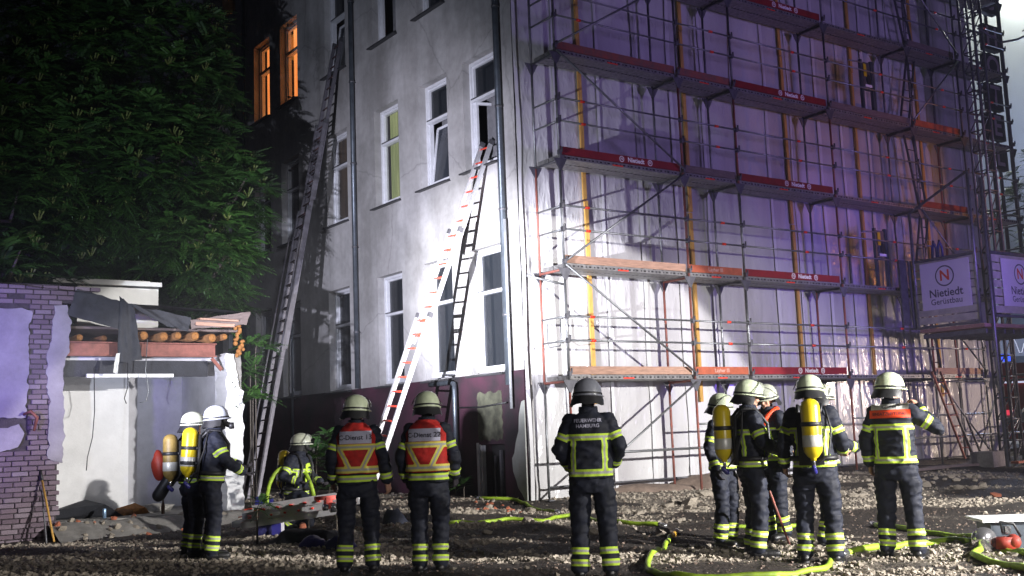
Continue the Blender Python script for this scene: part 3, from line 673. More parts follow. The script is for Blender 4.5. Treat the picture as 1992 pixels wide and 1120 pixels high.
        kn = MB(); kn.smooth = True; kn.capsule(up((x_, y_-.02, dz-.37)), .024, up((x_, y_+.02, dz-.41)), .028); put('valve_knob', kn.mesh('valve_knob', M['blue']), co)
        hs = MB(); hs.smooth = True; hs.tube([up((x_*.5, y_+.03, dz-.36)), up((.17, -.20, 1.05)), up((.20, -.13, 1.30)), up((.15, -.10, 1.52)), up((.13, .08, 1.50)), up((.10, .18, 1.36))], .011, 8); put('air_hose', hs.mesh('air_hose', M['rubber']), root)
        hb = MB(); hb.smooth = True; hb.loft([(0, 0, 1.0, .235, .165), (0, 0, 1.05, .232, .163)]); hb.v = [tuple(up(v)) for v in hb.v]; put('hip_belt', hb.mesh('hip_belt', M['rubber']), root)
        for s in (-1, 1):
            sp = MB(); sp.smooth = True; pts = [up((s*.10, -.17, 1.44)), up((s*.115, -.08, 1.545)), up((s*.12, .05, 1.535)), up((s*.125, .165, 1.38)), up((s*.14, .17, 1.15)), up((s*.18, .12, 1.05))]
            sp.tube(pts, .019, 6); put('shoulder_strap', sp.mesh('shoulder_strap', M['rubber']), root)
    return root, up

def at_px(ft, D): p = dpt(ft, D); return (p.x, p.y, gz(p.x, p.y))
P_c13, _ = person((-6.19, -5.41, 0), 6, 'firefighter in red vest lettered C-Dienst 13, back turned, left of the other vest', seed=1, vest='C-Dienst 13', visor='up', head=(4, 0, 24),
    elb={-1: (-.265, -.05, 1.19), 1: (.27, -.05, 1.19)}, hnd={-1: (-.27, .08, .94), 1: (.31, .03, .92)}, skinhand=True, feet={-1: (-.15, .0, 0), 1: (.15, -.02, 0)})
P_c22, _ = person((-5.67, -6.03, 0), 12, 'firefighter in red vest lettered C-Dienst 22, standing right of the ladder', seed=2, vest='C-Dienst 22', visor='up', head=(6, 0, -14),
    elb={-1: (-.275, -.02, 1.18), 1: (.275, .0, 1.18)}, hnd={-1: (-.25, .10, .93), 1: (.26, .12, .95)}, feet={-1: (-.11, 0, 0), 1: (.11, 0, 0)})
P_ham, _ = person((-4.88, -7.80, 0), 5, 'firefighter alone in the middle with FEUERWEHR HAMBURG on the back and grey helmet', helm='ghelmet', seed=3, head=(5, 0, 12), scale=1.015,
    backtext=[('FEUERWEHR', 1.452, .046), ('HAMBURG', 1.402, .046)], elb={-1: (-.285, -.03, 1.20), 1: (.285, -.03, 1.21)}, hnd={-1: (-.20, .16, 1.01), 1: (.20, .17, 1.04)},
    feet={-1: (-.14, 0, 0), 1: (.14, 0, 0)}, visor=None)
P_mask, _ = person((-6.83, -2.68, gz(-6.97, -2.58)), 84, 'masked firefighter in profile with grey helmet, arms folded forward, beside the broken shed', helm='ghelmet', seed=4, mask=True, visor=None, head=(-4, 0, 0), lean=.07,
    elb={-1: (-.24, .12, 1.17), 1: (.26, .14, 1.17)}, hnd={-1: (-.10, .36, 1.10), 1: (.05, .38, 1.02)}, cyl={'m': 'yellowcyl', 'x': -.02, 'two': True}, backband=False)
P_back, _ = person((-6.90, -2.16, gz(-7.1, -2.0)), 72, 'firefighter with white helmet and brown air cylinder, half hidden behind the masked firefighter', helm='whelmet', seed=5, visor=None, scale=.965,
    cyl={'m': 'browncyl', 'x': .02}, backband=False)
P_crouch, upc = person((-4.60, -.22, gz(-4.7, -.1)), 128, 'kneeling masked firefighter with a lime hose slung over both shoulders behind the fallen ladder', helm='whelmet', seed=6, mask=True, visor='up', hip=.52, lean=.12,
    head=(0, 0, -38), feet={-1: (-.16, -.35, .02), 1: (.16, -.05, 0)}, knees={-1: (-.17, .10, .08), 1: (.18, .32, .46)}, elb={-1: (-.34, .02, .78), 1: (.34, .02, .80)}, hnd={-1: (-.28, .25, .68), 1: (.26, .28, .72)},
    cyl={'m': 'yellowcyl', 'x': .0}, frontband=True)
P_b, _ = person((-2.71, -7.88, 0), 76, 'firefighter in profile with large yellow cylinder on the back, holding a thin pole', seed=7, visor='up', head=(8, 0, 0), skinhand=True, curl=.9,
    elb={-1: (-.28, .12, 1.20), 1: (.28, .08, 1.17)}, hnd={-1: (-.08, .34, 1.26), 1: (.20, .36, 1.08)}, cyl={'x': -.0, 'z': 1.30}, backband=True)
P_a, _ = person((-2.12, -6.88, gz(-2.3, -6.75)), 118, 'firefighter with visor helmet, mostly hidden behind the profile firefighter with the pole', seed=8, visor='up', scale=.945, head=(10, 0, 0))
P_c, _ = person((-1.27, -6.88, gz(-1.27, -6.88)), -132, 'firefighter with orange collar band, facing left towards the one in profile', helm='whelmet', seed=9, visor='up', head=(12, 0, -20), scarf=True, frontband=True,
    elb={-1: (-.30, .02, 1.18), 1: (.30, .02, 1.18)}, hnd={-1: (-.22, .26, 1.08), 1: (.22, .26, 1.06)}, skinhand=True)
P_d, _ = person((-2.68, -8.71, 0), 8, 'firefighter seen from behind with bright yellow air cylinder in the right hand group', seed=10, visor='up', head=(8, 0, -6), cyl={'x': .035, 'z': 1.31},
    elb={-1: (-.285, -.04, 1.19), 1: (.27, .02, 1.19)}, hnd={-1: (-.30, .06, .95), 1: (.26, .22, 1.08)}, skinhand=True, feet={-1: (-.15, 0, 0), 1: (.15, 0, 0)})
P_e, _ = person((-1.47, -7.84, gz(-1.25, -8)), 62, 'firefighter half hidden behind the one with the bright yellow cylinder, face in profile', helm='whelmet', seed=11, visor='up', head=(6, 0, 0), scale=.975,
    feet={-1: (-.13, .1, 0), 1: (.15, -.12, 0)}, hnd={-1: (-.2, .3, 1.05), 1: (.22, .32, 1.1)}, elb={-1: (-.3, .05, 1.18), 1: (.3, .05, 1.18)})
P_f, _ = person((-1.89, -9.11, 0), 14, 'firefighter at the right end with orange shoulder band, right arm raised to the face', seed=12, visor=None, head=(4, 0, 40), band=True, curl=1.0, skinhand=True,
    elb={-1: (-.275, -.03, 1.18), 1: (.41, .10, 1.27)}, hnd={-1: (-.27, .04, .92), 1: (.20, .26, 1.50)}, feet={-1: (-.15, 0, 0), 1: (.15, 0, 0)})

# ------------------------------------------------------------------ gravel and rubble
ico_v = []
bm = bmesh.new(); bmesh.ops.create_icosphere(bm, subdivisions=1, radius=1); ICV = np.array([v.co[:] for v in bm.verts]); ICF = np.array([[v.index for v in f.verts] for f in bm.faces]); bm.free()
OCV = np.array([(1, 0, 0), (-1, 0, 0), (0, 1, 0), (0, -1, 0), (0, 0, 1), (0, 0, -1)], float); OCF = np.array([(0, 2, 4), (2, 1, 4), (1, 3, 4), (3, 0, 4), (2, 0, 5), (1, 2, 5), (3, 1, 5), (0, 3, 5)])
def scatter(n, dmin, dmax, keep, smin, smax, pw=1.0):
    out = []
    while len(out) < n:
        u = random.random(); D = dmin*(dmax/dmin)**(u**pw); az = YAW+random.uniform(-.47, .47)
        x = CAM.x+D*math.sin(az); y = CAM.y+D*math.cos(az)
        if x > 0 and y > -.02: continue
        if x > -.02 and y > 0: continue
        if x < -4.3 and y > 2.4: continue
        k = keep(x, y, D)
        if random.random() > k: continue
        s = smin*(smax/smin)**(random.random()**1.8)
        out.append((x, y, s))
    return out
def rocks(pts, zf=-.15):
    n = len(pts); V = np.zeros((n, 6, 3)); F = np.zeros((n, 8, 3), int)
    for i, (x, y, s) in enumerate(pts):
        a = rng.normal(size=(3, 3)); q, _r = np.linalg.qr(a); v = OCV*(s*rng.uniform(.55, 1.25, (6, 1)))
        v = v @ q; v[:, 2] *= .75; v += (x, y, gzn(x, y)+s*.25); V[i] = v; F[i] = OCF+i*6
    return V.reshape(-1, 3), F.reshape(-1, 3)
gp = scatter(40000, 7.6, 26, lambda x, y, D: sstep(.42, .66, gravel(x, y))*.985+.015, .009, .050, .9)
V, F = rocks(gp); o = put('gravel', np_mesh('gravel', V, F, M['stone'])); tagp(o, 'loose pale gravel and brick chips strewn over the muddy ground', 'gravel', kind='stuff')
gp = scatter(9000, 7.6, 26, lambda x, y, D: .5, .008, .03, .9)
V, F = rocks(gp); o = put('mud_crumbs', np_mesh('mud_crumbs', V, F, M['stoneb'])); tagp(o, 'small dark crumbs of earth and rubble on the muddy ground', 'earth', kind='stuff')
def rockmesh(seed, m):
    r = random.Random(seed); mb = MB(); k = [r.uniform(.6, 1.15) for _ in ICV]
    mb.add([tuple(v*kk*np.array([1, .8, .62])) for v, kk in zip(ICV, k)], [tuple(f) for f in ICF]); return mb.mesh('rubble_stone', m)
RM = [rockmesh(i, M['stone']) for i in range(6)]; RB = [rockmesh(9+i, M['brickred']) for i in range(2)]
def stone(x, y, s, me=None, label='pale broken rubble stone lying on the gravelly ground', group='rubble stones on the ground', name='rubble_stone', cat='stone'):
    o = put(name, me or random.choice(RM), None, (x, y, gzn(x, y)+s*.2), (random.uniform(-.4, .4), random.uniform(-.4, .4), random.uniform(0, 6.3))); o.scale = (s, s, s)
    tagp(o, label, cat, group); return o
for (x, y, s) in scatter(150, 8.2, 20, lambda x, y, D: sstep(.35, .6, gravel(x, y))*(1 if y < -5 else .9), .035, .075):
    u_, v_ = uv(x-CAM.x, y-CAM.y); side = 'left of the two vest wearers' if u_ < -1.9 else ('between the vest wearers and the right hand group' if u_/v_ < .19 else 'around the right hand group')
    row = 'in the foreground' if v_ < 11 else 'farther back'
    stone(x, y, s, None, 'pale broken stone %s, %s' % (row, side), 'rubble stones on the ground')
for k in range(120):
    t = random.random(); X = random.uniform(-4.2, 9.5); Y = random.uniform(-4.2, -1.2) if X > -.5 else random.uniform(-3.4, .3)
    stone(X, Y, random.uniform(.045, .13)*(1.25 if random.random() < .15 else 1), None, 'pale rubble lump before the left half of the scaffold' if -.5 < X < 4.8 else ('pale rubble lump before the right half of the scaffold' if X >= 4.8 else 'pale rubble lump before the facade and cellar door'), 'rubble stones near the building')
for q, s in (((1345, 978), .22), ((1290, 1030), .15), ((1150, 1032), .12)):
    p = onZ(q, .1); stone(p.x, p.y, s, RM[2], {.22: 'largest pale rubble block at the foot of the scaffold', .15: 'flat pale block beside the kinked hose end', .12: 'small square block behind the legs of the middle firefighter'}[s], None)
for k in range(12):
    p = onZ((925+random.uniform(0, 90), 992+random.uniform(-6, 10)), .12); stone(p.x, p.y, random.uniform(.04, .07), RB[k % 2], 'orange brick fragment between the two hose lines', 'orange brick fragments', 'brick_fragment', 'brick')

# ------------------------------------------------------------------ apartment building
B = thing('apartment_building', 'tall old apartment building with pale grimy facade and maroon base', 'building', (0, 0, 0))
TOPZ = 16.0; YB = 17.0
WY = [(.60, 1.75), (2.37, 3.50), (4.42, 5.55), (6.95, 8.08), (9.75, 10.88), (11.62, 12.75), (14.2, 15.3)]
ROWS = [(2.58, 5.02), (6.64, 8.90), (10.46, 12.72)]
def wallcells(x, ylist, zlist, holes):
    mb = MB()
    for i in range(len(ylist)-1):
        for k in range(len(zlist)-1):
            y0, y1, z0, z1 = ylist[i], ylist[i+1], zlist[k], zlist[k+1]; cy, cz = (y0+y1)/2, (z0+z1)/2
            if any(h[0] < cy < h[1] and h[2] < cz < h[3] for h in holes): continue
            mb.quad((x, y1, z0), (x, y0, z0), (x, y0, z1), (x, y1, z1))
    return mb
REV = .24
holes = [(a, b, c, d) for a, b in WY for c, d in ROWS]+[(a, b, 14.4, 15.9) for a, b in WY]
ys_ = sorted({0.0, YB, *[v for w_ in WY for v in w_]}); zs_ = sorted({2.56, TOPZ, *[v for r in ROWS for v in r], 14.4, 15.9})
mb = wallcells(0, ys_, zs_, holes)
for (a, b, c, d) in holes:
    mb.quad((0, a, c), (REV+.1, a, c), (REV+.1, a, d), (0, a, d)); mb.quad((REV+.1, b, c), (0, b, c), (0, b, d), (REV+.1, b, d))
    mb.quad((0, a, d), (REV+.1, a, d), (REV+.1, b, d), (0, b, d)); mb.quad((0, b, c), (REV+.1, b, c), (REV+.1, a, c), (0, a, c))
obj('facade_wall', mb, M['facade'], B)
dh = (.70, 1.60, .0, 1.22)
mb = wallcells(-.02, sorted({0.0, .70, 1.60, YB}), sorted({-.3, 0.0, 1.22, 2.56}), [dh])
mb.quad((-.02, YB, 2.56), (-.02, 0, 2.56), (0, 0, 2.56), (0, YB, 2.56)); mb.quad((-.02, 0, -.3), (.01, 0, -.3), (.01, 0, 2.56), (-.02, 0, 2.56))
mb.quad((-.02, 1.6, 0), (.35, 1.6, 0), (.35, 1.6, 1.22), (-.02, 1.6, 1.22)); mb.quad((-.02, .7, 1.22), (.35, .7, 1.22), (.35, 1.6, 1.22), (-.02, 1.6, 1.22)); mb.quad((-.02, .7, 0), (.35, .7, 0), (.35, .7, 1.22), (-.02, .7, 1.22))
obj('plinth', mb, M['plinth'], B)
mb = MB(); mb.bb(.002, 15.6, .12, .5, -.3, TOPZ); obj('gable_wall', mb, M['mortar'], B)
mb = MB(); mb.bb(-.12, 15.8, .0, YB, TOPZ+.005, TOPZ+.4); obj('roof', mb, M['tar'], B)
mb = MB(); mb.bb(15.2, 15.6, .51, YB, -.3, TOPZ-.01); mb.bb(.36, 15.19, YB-.3, YB, -.3, TOPZ-.01); obj('rear_wall', mb, M['streetwall'], B)
# cellar door: white frame, opening backed by a black sheet for the unlit inside
mb = MB(); mb.bb(.02, .10, 1.52, 1.595, .02, 1.20); mb.bb(-.03, .02, 1.56, 1.64, .0, 1.25); df = obj('cellar_door_frame', mb, M['winwhite'], B)
mb = MB(); mb.bb(.30, .34, .70, 1.6, 0, 1.21); obj('cellar_darkness', mb, M['dark'], B)
mb = MB(); mb.bb(.14, .18, 1.05, 1.12, .1, 1.1); mb.bb(.16, .19, 1.3, 1.33, .1, 1.0); obj('door_bar', mb, M['dsteel'], df)
# soot-grey panel above the cellar door, flaked patch at the corner
pp = [(.74+.8*(k/9), 1.30+.03*math.sin(k*2.1)) for k in range(10)]+[(1.56+.02*math.sin(k*3.3), 1.34+.86*(k/9)) for k in range(10)]+[(1.54-.8*(k/9), 2.2+.03*math.sin(k*1.7)) for k in range(10)]+[(.73+.02*math.sin(k*2.9), 2.18-.84*(k/9)) for k in range(10)]
mb = MB(); n = len(pp); mb.add([(-.030, y, z) for y, z in pp]+[(-.0205, y, z) for y, z in pp], [tuple(range(n))]+[(i, (i+1) % n, n+(i+1) % n, n+i) for i in range(n)]); obj('wall_patch', mb, mat('sooty_patch', (.075, .078, .052), .9, 0, .75, 2.6, .3), B)
pts = [(0.0, 2.0), (.08, 1.98), (.17, 1.75), (.20, 1.45), (.30, 1.25), (.36, 1.05), (.44, .95), (.42, .72), (.33, .55), (.28, .42), (.15, .30), (.08, .2), (0, .18)]
mb = MB(); n = len(pts); mb.add([(-.042, y+.002, z) for y, z in pts]+[(-.0205, y+.002, z) for y, z in pts], [tuple(range(n))]+[(i, (i+1) % n, n+(i+1) % n, n+i) for i in range(n)]); obj('flaked_patch', mb, M['patch'], B)
# windows
def window(y0, y1, z0, z1, kind):
    f = MB(); X = REV; fw = .075; zt = z0+(z1-z0)*.655
    def ring(x0, x1, a, b, c, d, w_):
        f.bb(x0, x1, a, a+w_, c, d); f.bb(x0, x1, b-w_, b, c, d); f.bb(x0, x1, a+w_, b-w_, d-w_, d); f.bb(x0, x1, a+w_, b-w_, c, c+w_)
    ring(X-.075, X+.06, y0+.002, y1-.002, z0+.03, z1-.002, .06); ring(X-.04, X+.05, y0+.064, y1-.064, z0+.092, z1-.064, .045)
    f.bb(X-.085, X+.05, y0+.062, y1-.062, zt-.05, zt+.03)
    wo = obj('window', f, M['winwhite'], B)
    tr = MB(); tr.bb(X-.098, X-.086, y0+.062, y1-.062, zt+.005, zt+.028); obj('drip_rail', tr, M['sill'], wo)
    sl = MB(); a, b = y0-.06, y1+.06
    sl.add([(X-.08, a+.06, z0+.03), (X-.08, b-.06, z0+.03), (-.13, b, z0-.045), (-.13, a, z0-.045), (-.13, b, z0-.075), (-.13, a, z0-.075), (-.003, b, z0-.06), (-.003, a, z0-.06)], [(0, 1, 2, 3), (3, 2, 4, 5), (5, 4, 6, 7), (0, 3, 5, 7), (1, 6, 4, 2)])
    obj('sill', sl, M['sill'], wo)
    i0, i1 = y0+.11, y1-.11
    openw = kind in ('open', 'ajar')
    p = MB(); p.bb(X+.01, X+.018, i0, i1, zt+.03, z1-.11); obj('upper_pane', p, M['roomglass'] if kind not in ('lit', 'green', 'brown') else M['thinglass'], wo)
    if kind == 'open':
        s = MB(); a = Vector((X, i1-.02, 0)); th = math.radians(70); dv = Vector((math.sin(th), -math.cos(th), 0))*(i1-i0)
        for zz in (z0+.16, zt-.07): s.bar(a+Vector((0, 0, zz)), a+dv+Vector((0, 0, zz)), .05, .05)
        for tt in (0, .5, 1): s.bar(a+dv*tt+Vector((0, 0, z0+.14)), a+dv*tt+Vector((0, 0, zt-.05)), .05, .05, up=(1, 0, 0))
        so = obj('open_sash', s, M['winwhite'], wo)
        c_ = MB(); c_.quad(Vector((X+.30, i0, z0)), Vector((X+.30, i0+.45, z0)), Vector((X+.30, i0+.45, zt)), Vector((X+.30, i0, zt))); obj('sash_pane', c_, M['glassdark'], so)
    elif kind == 'ajar':
        s = MB(); ring2 = [(i0, z0+.11), (i1, z0+.11), (i1, zt-.14), (i0, zt-.14)]
        P3 = [Vector((X-.0+(.16 if k in (2, 3) else 0), y, z)) for k, (y, z) in enumerate(ring2)]
        for k in range(4): s.bar(P3[k], P3[(k+1) % 4], .05, .05, up=(1, 0, 0))
        so = obj('tilted_sash', s, M['winwhite'], wo); q = MB(); q.add(P3, [(0, 1, 2, 3)]); obj('sash_pane', q, M['glassdark'], so)
    else:
        p = MB(); p.bb(X+.01, X+.018, i0, i1, z0+.13, zt-.05); obj('lower_pane', p, M['roomglass'] if kind == 'dark' else M['thinglass'], wo)
    c = MB(); xr = X+.16
    if kind == 'lit':
        nn = 40
        for (ya, yb) in ((y0+.05, y0+(y1-y0)*.40), (y0+(y1-y0)*.47, y1-.03)):
            vs = []
            for i in range(nn+1):
                yy = ya+(yb-ya)*i/nn; xx = xr+.03*math.sin(i*1.5)+.015*math.sin(i*.7)
                vs += [(xx, yy, z0), (xx, yy, z1)]
            c.add(vs, [(2*i, 2*i+2, 2*i+3, 2*i+1) for i in range(nn)])
        obj('curtain', c, M['litcurtain'], wo); r = MB(); r.bb(1.8, 1.9, y0-.3, y1+.5, z0-.3, z1); r.bb(.62, 1.9, y0-.3, y1+.5, z1+.05, z1+.1); obj('lit_room', r, M['stripglow'], wo)
    elif kind == 'green':
        vs = []
        for i in range(31):
            yy = y0+(y1-y0)*i/30; xx = xr+.02*math.sin(i*1.3); vs += [(xx, yy, z0), (xx, yy, z1)]
        c.add(vs, [(2*i, 2*i+2, 2*i+3, 2*i+1) for i in range(30)]); obj('curtain', c, M['greencurtain'], wo)
    elif kind == 'brown':
        c.bb(xr, xr+.01, y0, y0+.47, z0, z1); c.bb(xr, xr+.01, y0+.56, y1+.2, z0, z1); obj('curtain', c, M['browncurtain'], wo)
        r = MB(); r.bb(xr+.1, xr+.12, y0+.3, y0+.9, z0, z1); obj('lit_gap', r, M['stripglow'], wo)
    else:
        q_ = MB(); nn = 16; vs = []; wcur = (y1-y0)*random.uniform(.25, .5)
        for i in range(nn+1):
            yy = y1-.05-wcur*i/nn; xx = X+.30+.03*math.sin(i*1.9); vs += [(xx, yy, z0+.05), (xx, yy, z1-.05)]
        q_.add(vs, [(2*i, 2*i+2, 2*i+3, 2*i+1) for i in range(nn)]); obj('curtain', q_, M['netcurtain'], wo)
        c.bb(X+.50, X+.51, y0-.1, y1+.6, z0-.1, z1+.1); c.bb(X+.061, X+.5, y1+.6, y1+.61, z0-.1, z1+.1); c.bb(X+.061, X+.5, y0-.11, y0-.1, z0-.1, z1+.1); obj('room_darkness', c, M['dark'], wo)
    return wo
m_, t_, b_ = newmat('thin_glass'); b_.inputs['Alpha'].default_value = .22; b_.inputs['Base Color'].default_value = (.1, .1, .1, 1); b_.inputs['Roughness'].default_value = .05; M['thinglass'] = m_; M['netcurtain'] = mat('grey_net_curtain', (.16, .16, .17), .9, 0, .3, 9, .05)
m_, t_, b_ = newmat('room_glass'); b_.inputs['Alpha'].default_value = .55; b_.inputs['Base Color'].default_value = (.02, .024, .03, 1); b_.inputs['Roughness'].default_value = .06; M['roomglass'] = m_
kinds = {(0, 1): 'open', (1, 1): 'ajar', (2, 1): 'green', (3, 1): 'brown', (3, 2): 'ajar', (4, 2): 'lit', (5, 2): 'lit', (2, 2): 'open'}
for wi, (a, b) in enumerate(WY):
    for ri, (c, d) in enumerate(ROWS): window(a, b, c, d, kinds.get((wi, ri), 'dark'))
    if wi > 9: window(a, b, 14.4, 15.9, 'dark')
for i, (yy, zlo, zhi, rr) in enumerate(((.36, 2.3, 16, .06), (6.43, 2.56, 16, .055), (10.06, 1.2, 6.2, .03), (13.3, 2, 16, .05))):
    mb = MB(); mb.smooth = True; mb.tube([(-.11, yy, zlo), (-.11, yy, zhi)], rr, 14); po = obj('downpipe', mb, M['pipe'], B)
    for zz in np.arange(zlo+1.3, 15, 2.0):
        k = MB(); k.smooth = True; k.tube([(-.11, yy, zz-.02), (-.11, yy, zz+.02)], rr+.012, 14); k.bar((-.11, yy, zz), (0, yy, zz), .02, .02); obj('pipe_clamp', k, M['dsteel'], po)
mb = MB(); mb.smooth = True; mb.tube([(-.11, .30, 1.86), (-.11, .30, 5.4)], .028, 10); obj('bright_conduit', mb, M['shinypipe'], B)
mb = MB(); mb.smooth = True; mb.tube([(-.13, 2.22, .5), (-.13, 2.22, 2.30), (-.11, 2.25, 2.42), (-.10, 2.4, 2.46), (-.10, 3.2, 2.46)], .05, 12); obj('cellar_pipe', mb, M['pipe'], B)
mb = MB(); mb.smooth = True; mb.tube([(-.07, 2.2, 1.95), (-.07, 1.4, 1.93), (-.08, .5, 1.98)], .016, 8); obj('cable', mb, M['rubber'], B)

# ------------------------------------------------------------------ plastic sheeting over the gable
S = thing('plastic_sheeting', 'pale crinkled plastic sheeting hung over the whole gable behind the scaffold', 'sheeting', (7.7, 0, 0))
x_ = np.arange(.0, 15.45, .075); z_ = np.arange(.12, 15.9, .11); V = []
for z in z_:
    for x in x_:
        d = .022*noise.noise(Vector((x*.9+z*.3, z*.22, 1)))+.014*abs(noise.noise(Vector((x*2.6-z*.7, z*.55, 4))))+.008*noise.noise(Vector((x*6+z*2.2, z*1.3, 8)))
        if z < .6: d += .05*noise.noise(Vector((x*3, z*3, 0)))
        V.append((x-7.7, -.03-d, z+(.05*noise.noise(Vector((x*1.4, 0, 9))) if z < .3 else 0)))
nx_, nz_ = len(x_), len(z_); idx = np.arange(nx_*nz_).reshape(nz_, nx_)
F = np.stack([idx[:-1, :-1], idx[:-1, 1:], idx[1:, 1:], idx[1:, :-1]], -1).reshape(-1, 4)
put('sheet', np_mesh('sheet', V, F, M['sheet'], True), S)
for xs_ in (.02, .95, 2.02, 3.02, 4.02, 4.95, 5.92, 6.95, 7.75, 8.75, 9.6, 10.6, 11.7, 12.6, 13.6, 14.5):
    mb = MB(); mb.smooth = True; wv = random.uniform(.045, .10); vs = []
    zz = np.arange(.2, 15.8, .3)
    for z in zz:
        ox = .05*noise.noise(Vector((z*.5, xs_, 0))); ww = wv*(1+.5*noise.noise(Vector((z*.9, xs_, 5))))
        vs += [(xs_+ox-ww/2, -.068, z), (xs_+ox+ww/2, -.068-.006, z)]
    mb.add(vs, [(2*i, 2*i+1, 2*i+3, 2*i+2) for i in range(len(zz)-1)]); obj('seam_tape', mb, M['tape'], S)
for xb in (1.50, 4.33, 7.50, 10.05, 12.65):
    for k, z0 in enumerate(np.arange(1.9, 15, 3.95)):
        mb = MB(); o_ = .015*math.sin(k*2.1+xb); mb.bb(xb+o_, xb+o_+.085, -.115, -.075, z0, z0+3.93); obj('timber_batten', mb, M['yellowwood'], S)

# ------------------------------------------------------------------ scaffold
SC = thing('scaffold', 'multi storey steel facade scaffold with red lettered toe boards along the gable', 'scaffold', (7.5, -.65, .2))
YO, YI = -1.03, -.30; BX = [.22, 3.29, 4.86, 7.93, 11.03, 13.10, 15.35]; LV = [2.39+2*k for k in range(7)]
sl = rootloc(SC)
def sput(name, mb, mats, parent=SC): return obj(name, mb, mats, parent)
CM = {}
def cyl_mesh(L, m, r=.024, n=8):
    k = (round(L, 3), m, r)
    if k not in CM: a = MB(); a.smooth = True; a.tube([(0, 0, 0), (0, 0, L)], r, n); CM[k] = a.mesh('tube', M[m])
    return CM[k]
def pipe(name, a, b, m='steel', r=.024, parent=SC):
    a = Vector(a); b = Vector(b); d = b-a; o = put(name, cyl_mesh(d.length, m, r), parent, a-rootloc(parent)); o.rotation_euler = d.to_track_quat('Z', 'Y').to_euler(); return o
cpm = MB(); cpm.box((0, 0, 0), (.055, .07, .09)); cpm.box((.03, -.03, .05), (.02, .03, .09)); cpm = cpm.mesh('coupler', M['dsteel'])
rnd = random.Random(3)
for i, X in enumerate(BX):
    for row, Y in ((0, YO), (1, YI)):
        zb = gz(X, Y)+.05
        for k in range(8):
            z0 = zb if k == 0 else LV[0]+2*(k-1)-.1; z1 = LV[0]+2*k-.1
            if z0 > 15.5: continue
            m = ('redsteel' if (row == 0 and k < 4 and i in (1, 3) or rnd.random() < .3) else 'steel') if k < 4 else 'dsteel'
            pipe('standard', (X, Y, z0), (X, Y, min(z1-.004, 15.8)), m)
        mb = MB(); mb.bb(X-.075, X+.075, Y-.075, Y+.075, zb-.06, zb-.045); mb.smooth = True; mb.tube([(X, Y, zb-.05), (X, Y, zb+.02)], .018, 6); sput('base_jack', mb, M['dsteel'])
gus = MB(); gus.add([(-.15, 0, 0), (.15, 0, 0), (.02, 0, -.22), (-.02, 0, -.22), (-.15, .02, 0), (.15, .02, 0), (.02, .02, -.22), (-.02, .02, -.22)], [(0, 1, 2, 3), (7, 6, 5, 4), (0, 3, 7, 4), (1, 5, 6, 2), (3, 2, 6, 7)])
gus = gus.mesh('node_bracket', M['dsteel'])
def deck_mesh(L):
    mb = MB()
    for yy in (-.17, .17):
        mb.cur = 0; mb.bb(0, L, yy-.155, yy+.155, -.075, 0)
    mb.cur = 1; x = .12
    while x < L-.1:
        mb.bb(x, x+.028, -.3275, -.3255, -.052, -.027); mb.bb(x+.075, x+.125, -.3275, -.3255, -.054, -.025); x += .19
    x = .1
    while x < L-.1: mb.bb(x, x+.03, -.02, .02, -.0765, -.0755); x += .1
    mb.cur = 2; mb.bb(L*.42, L*.42+.26, -.3285, -.3256, -.07, -.045)
    return mb.mesh('deck', [M['decktop'], M['black'], M['redplastic']])
DM = {}
def toe(x0, x1, z, kind, txt=None, y=YO+.05, parent=SC):
    mb = MB(); mb.bb(x0+.035, x1-.035, y-.015, y+.015, z+.012, z+.158)
    o = sput('toe_board', mb, M[kind], parent)
    mid = (x0+x1)/2
    if txt == 'N':
        t = text_mesh('Nietiedt', .125, M['white'], .03); lo = put('lettering', t, o, Vector((mid+.35, y-.0165, z+.085))-rootloc(o), (PI/2, 0, 0))
        for dx in (-.36, .36):
            r = MB(); vs = []
            for k in range(20): a = 2*PI*k/20; vs += [(.045*math.cos(a), 0, .045*math.sin(a)), (.060*math.cos(a), 0, .060*math.sin(a))]
            r.add(vs, [(2*k, (2*k+2) % 40, (2*k+3) % 40, 2*k+1) for k in range(20)])
            put('emblem_ring', r.mesh('emblem_ring', M['white']), o, Vector((mid+.35+dx, y-.0166, z+.085))-rootloc(o))
            put('emblem_letter', text_mesh('N', .075, M['white'], .02), o, Vector((mid+.35+dx, y-.0166, z+.087))-rootloc(o), (PI/2, 0, 0))
    if txt == 'L':
        put('lettering', text_mesh('Layher III', .11, M['fadewhite'], .01), o, Vector((mid, y-.0165, z+.085))-rootloc(o), (PI/2, 0, 0))
    return o
stk = MB(); stk.smooth = True; stk.tube([(-.05, 0, 0), (.05, 0, 0)], .0265, 8); stk = stk.mesh('rail_sticker', M['redplastic'])
TOE = {(0, 0): ('woodboard', None), (0, 1): ('orangeboard', 'L'), (0, 2): ('redboard', 'N'), (0, 4): ('woodboard', None),
       (1, 0): ('woodboard', None), (1, 1): ('orangeboard', 'L'), (1, 2): ('redboard', 'N'),
       (2, 0): ('redboard', 'N'), (2, 1): ('darkboard', None), (2, 2): ('redboard', 'N'), (2, 4): ('redboard', None),
       (3, 0): ('redsteel', None), (3, 1): ('redsteel', None), (3, 2): ('redboard', 'N'), (3, 4): ('orangeboard', None), (3, 3): ('darkboard', None),  # orange board here has the warm street light put into its colour
       (4, 0): ('darkboard', None), (4, 1): ('redsteel', None), (4, 2): ('redboard', 'N'), (4, 4): ('darkboard', None), (5, 2): ('redboard', 'N'), (5, 0): ('darkboard', None)}
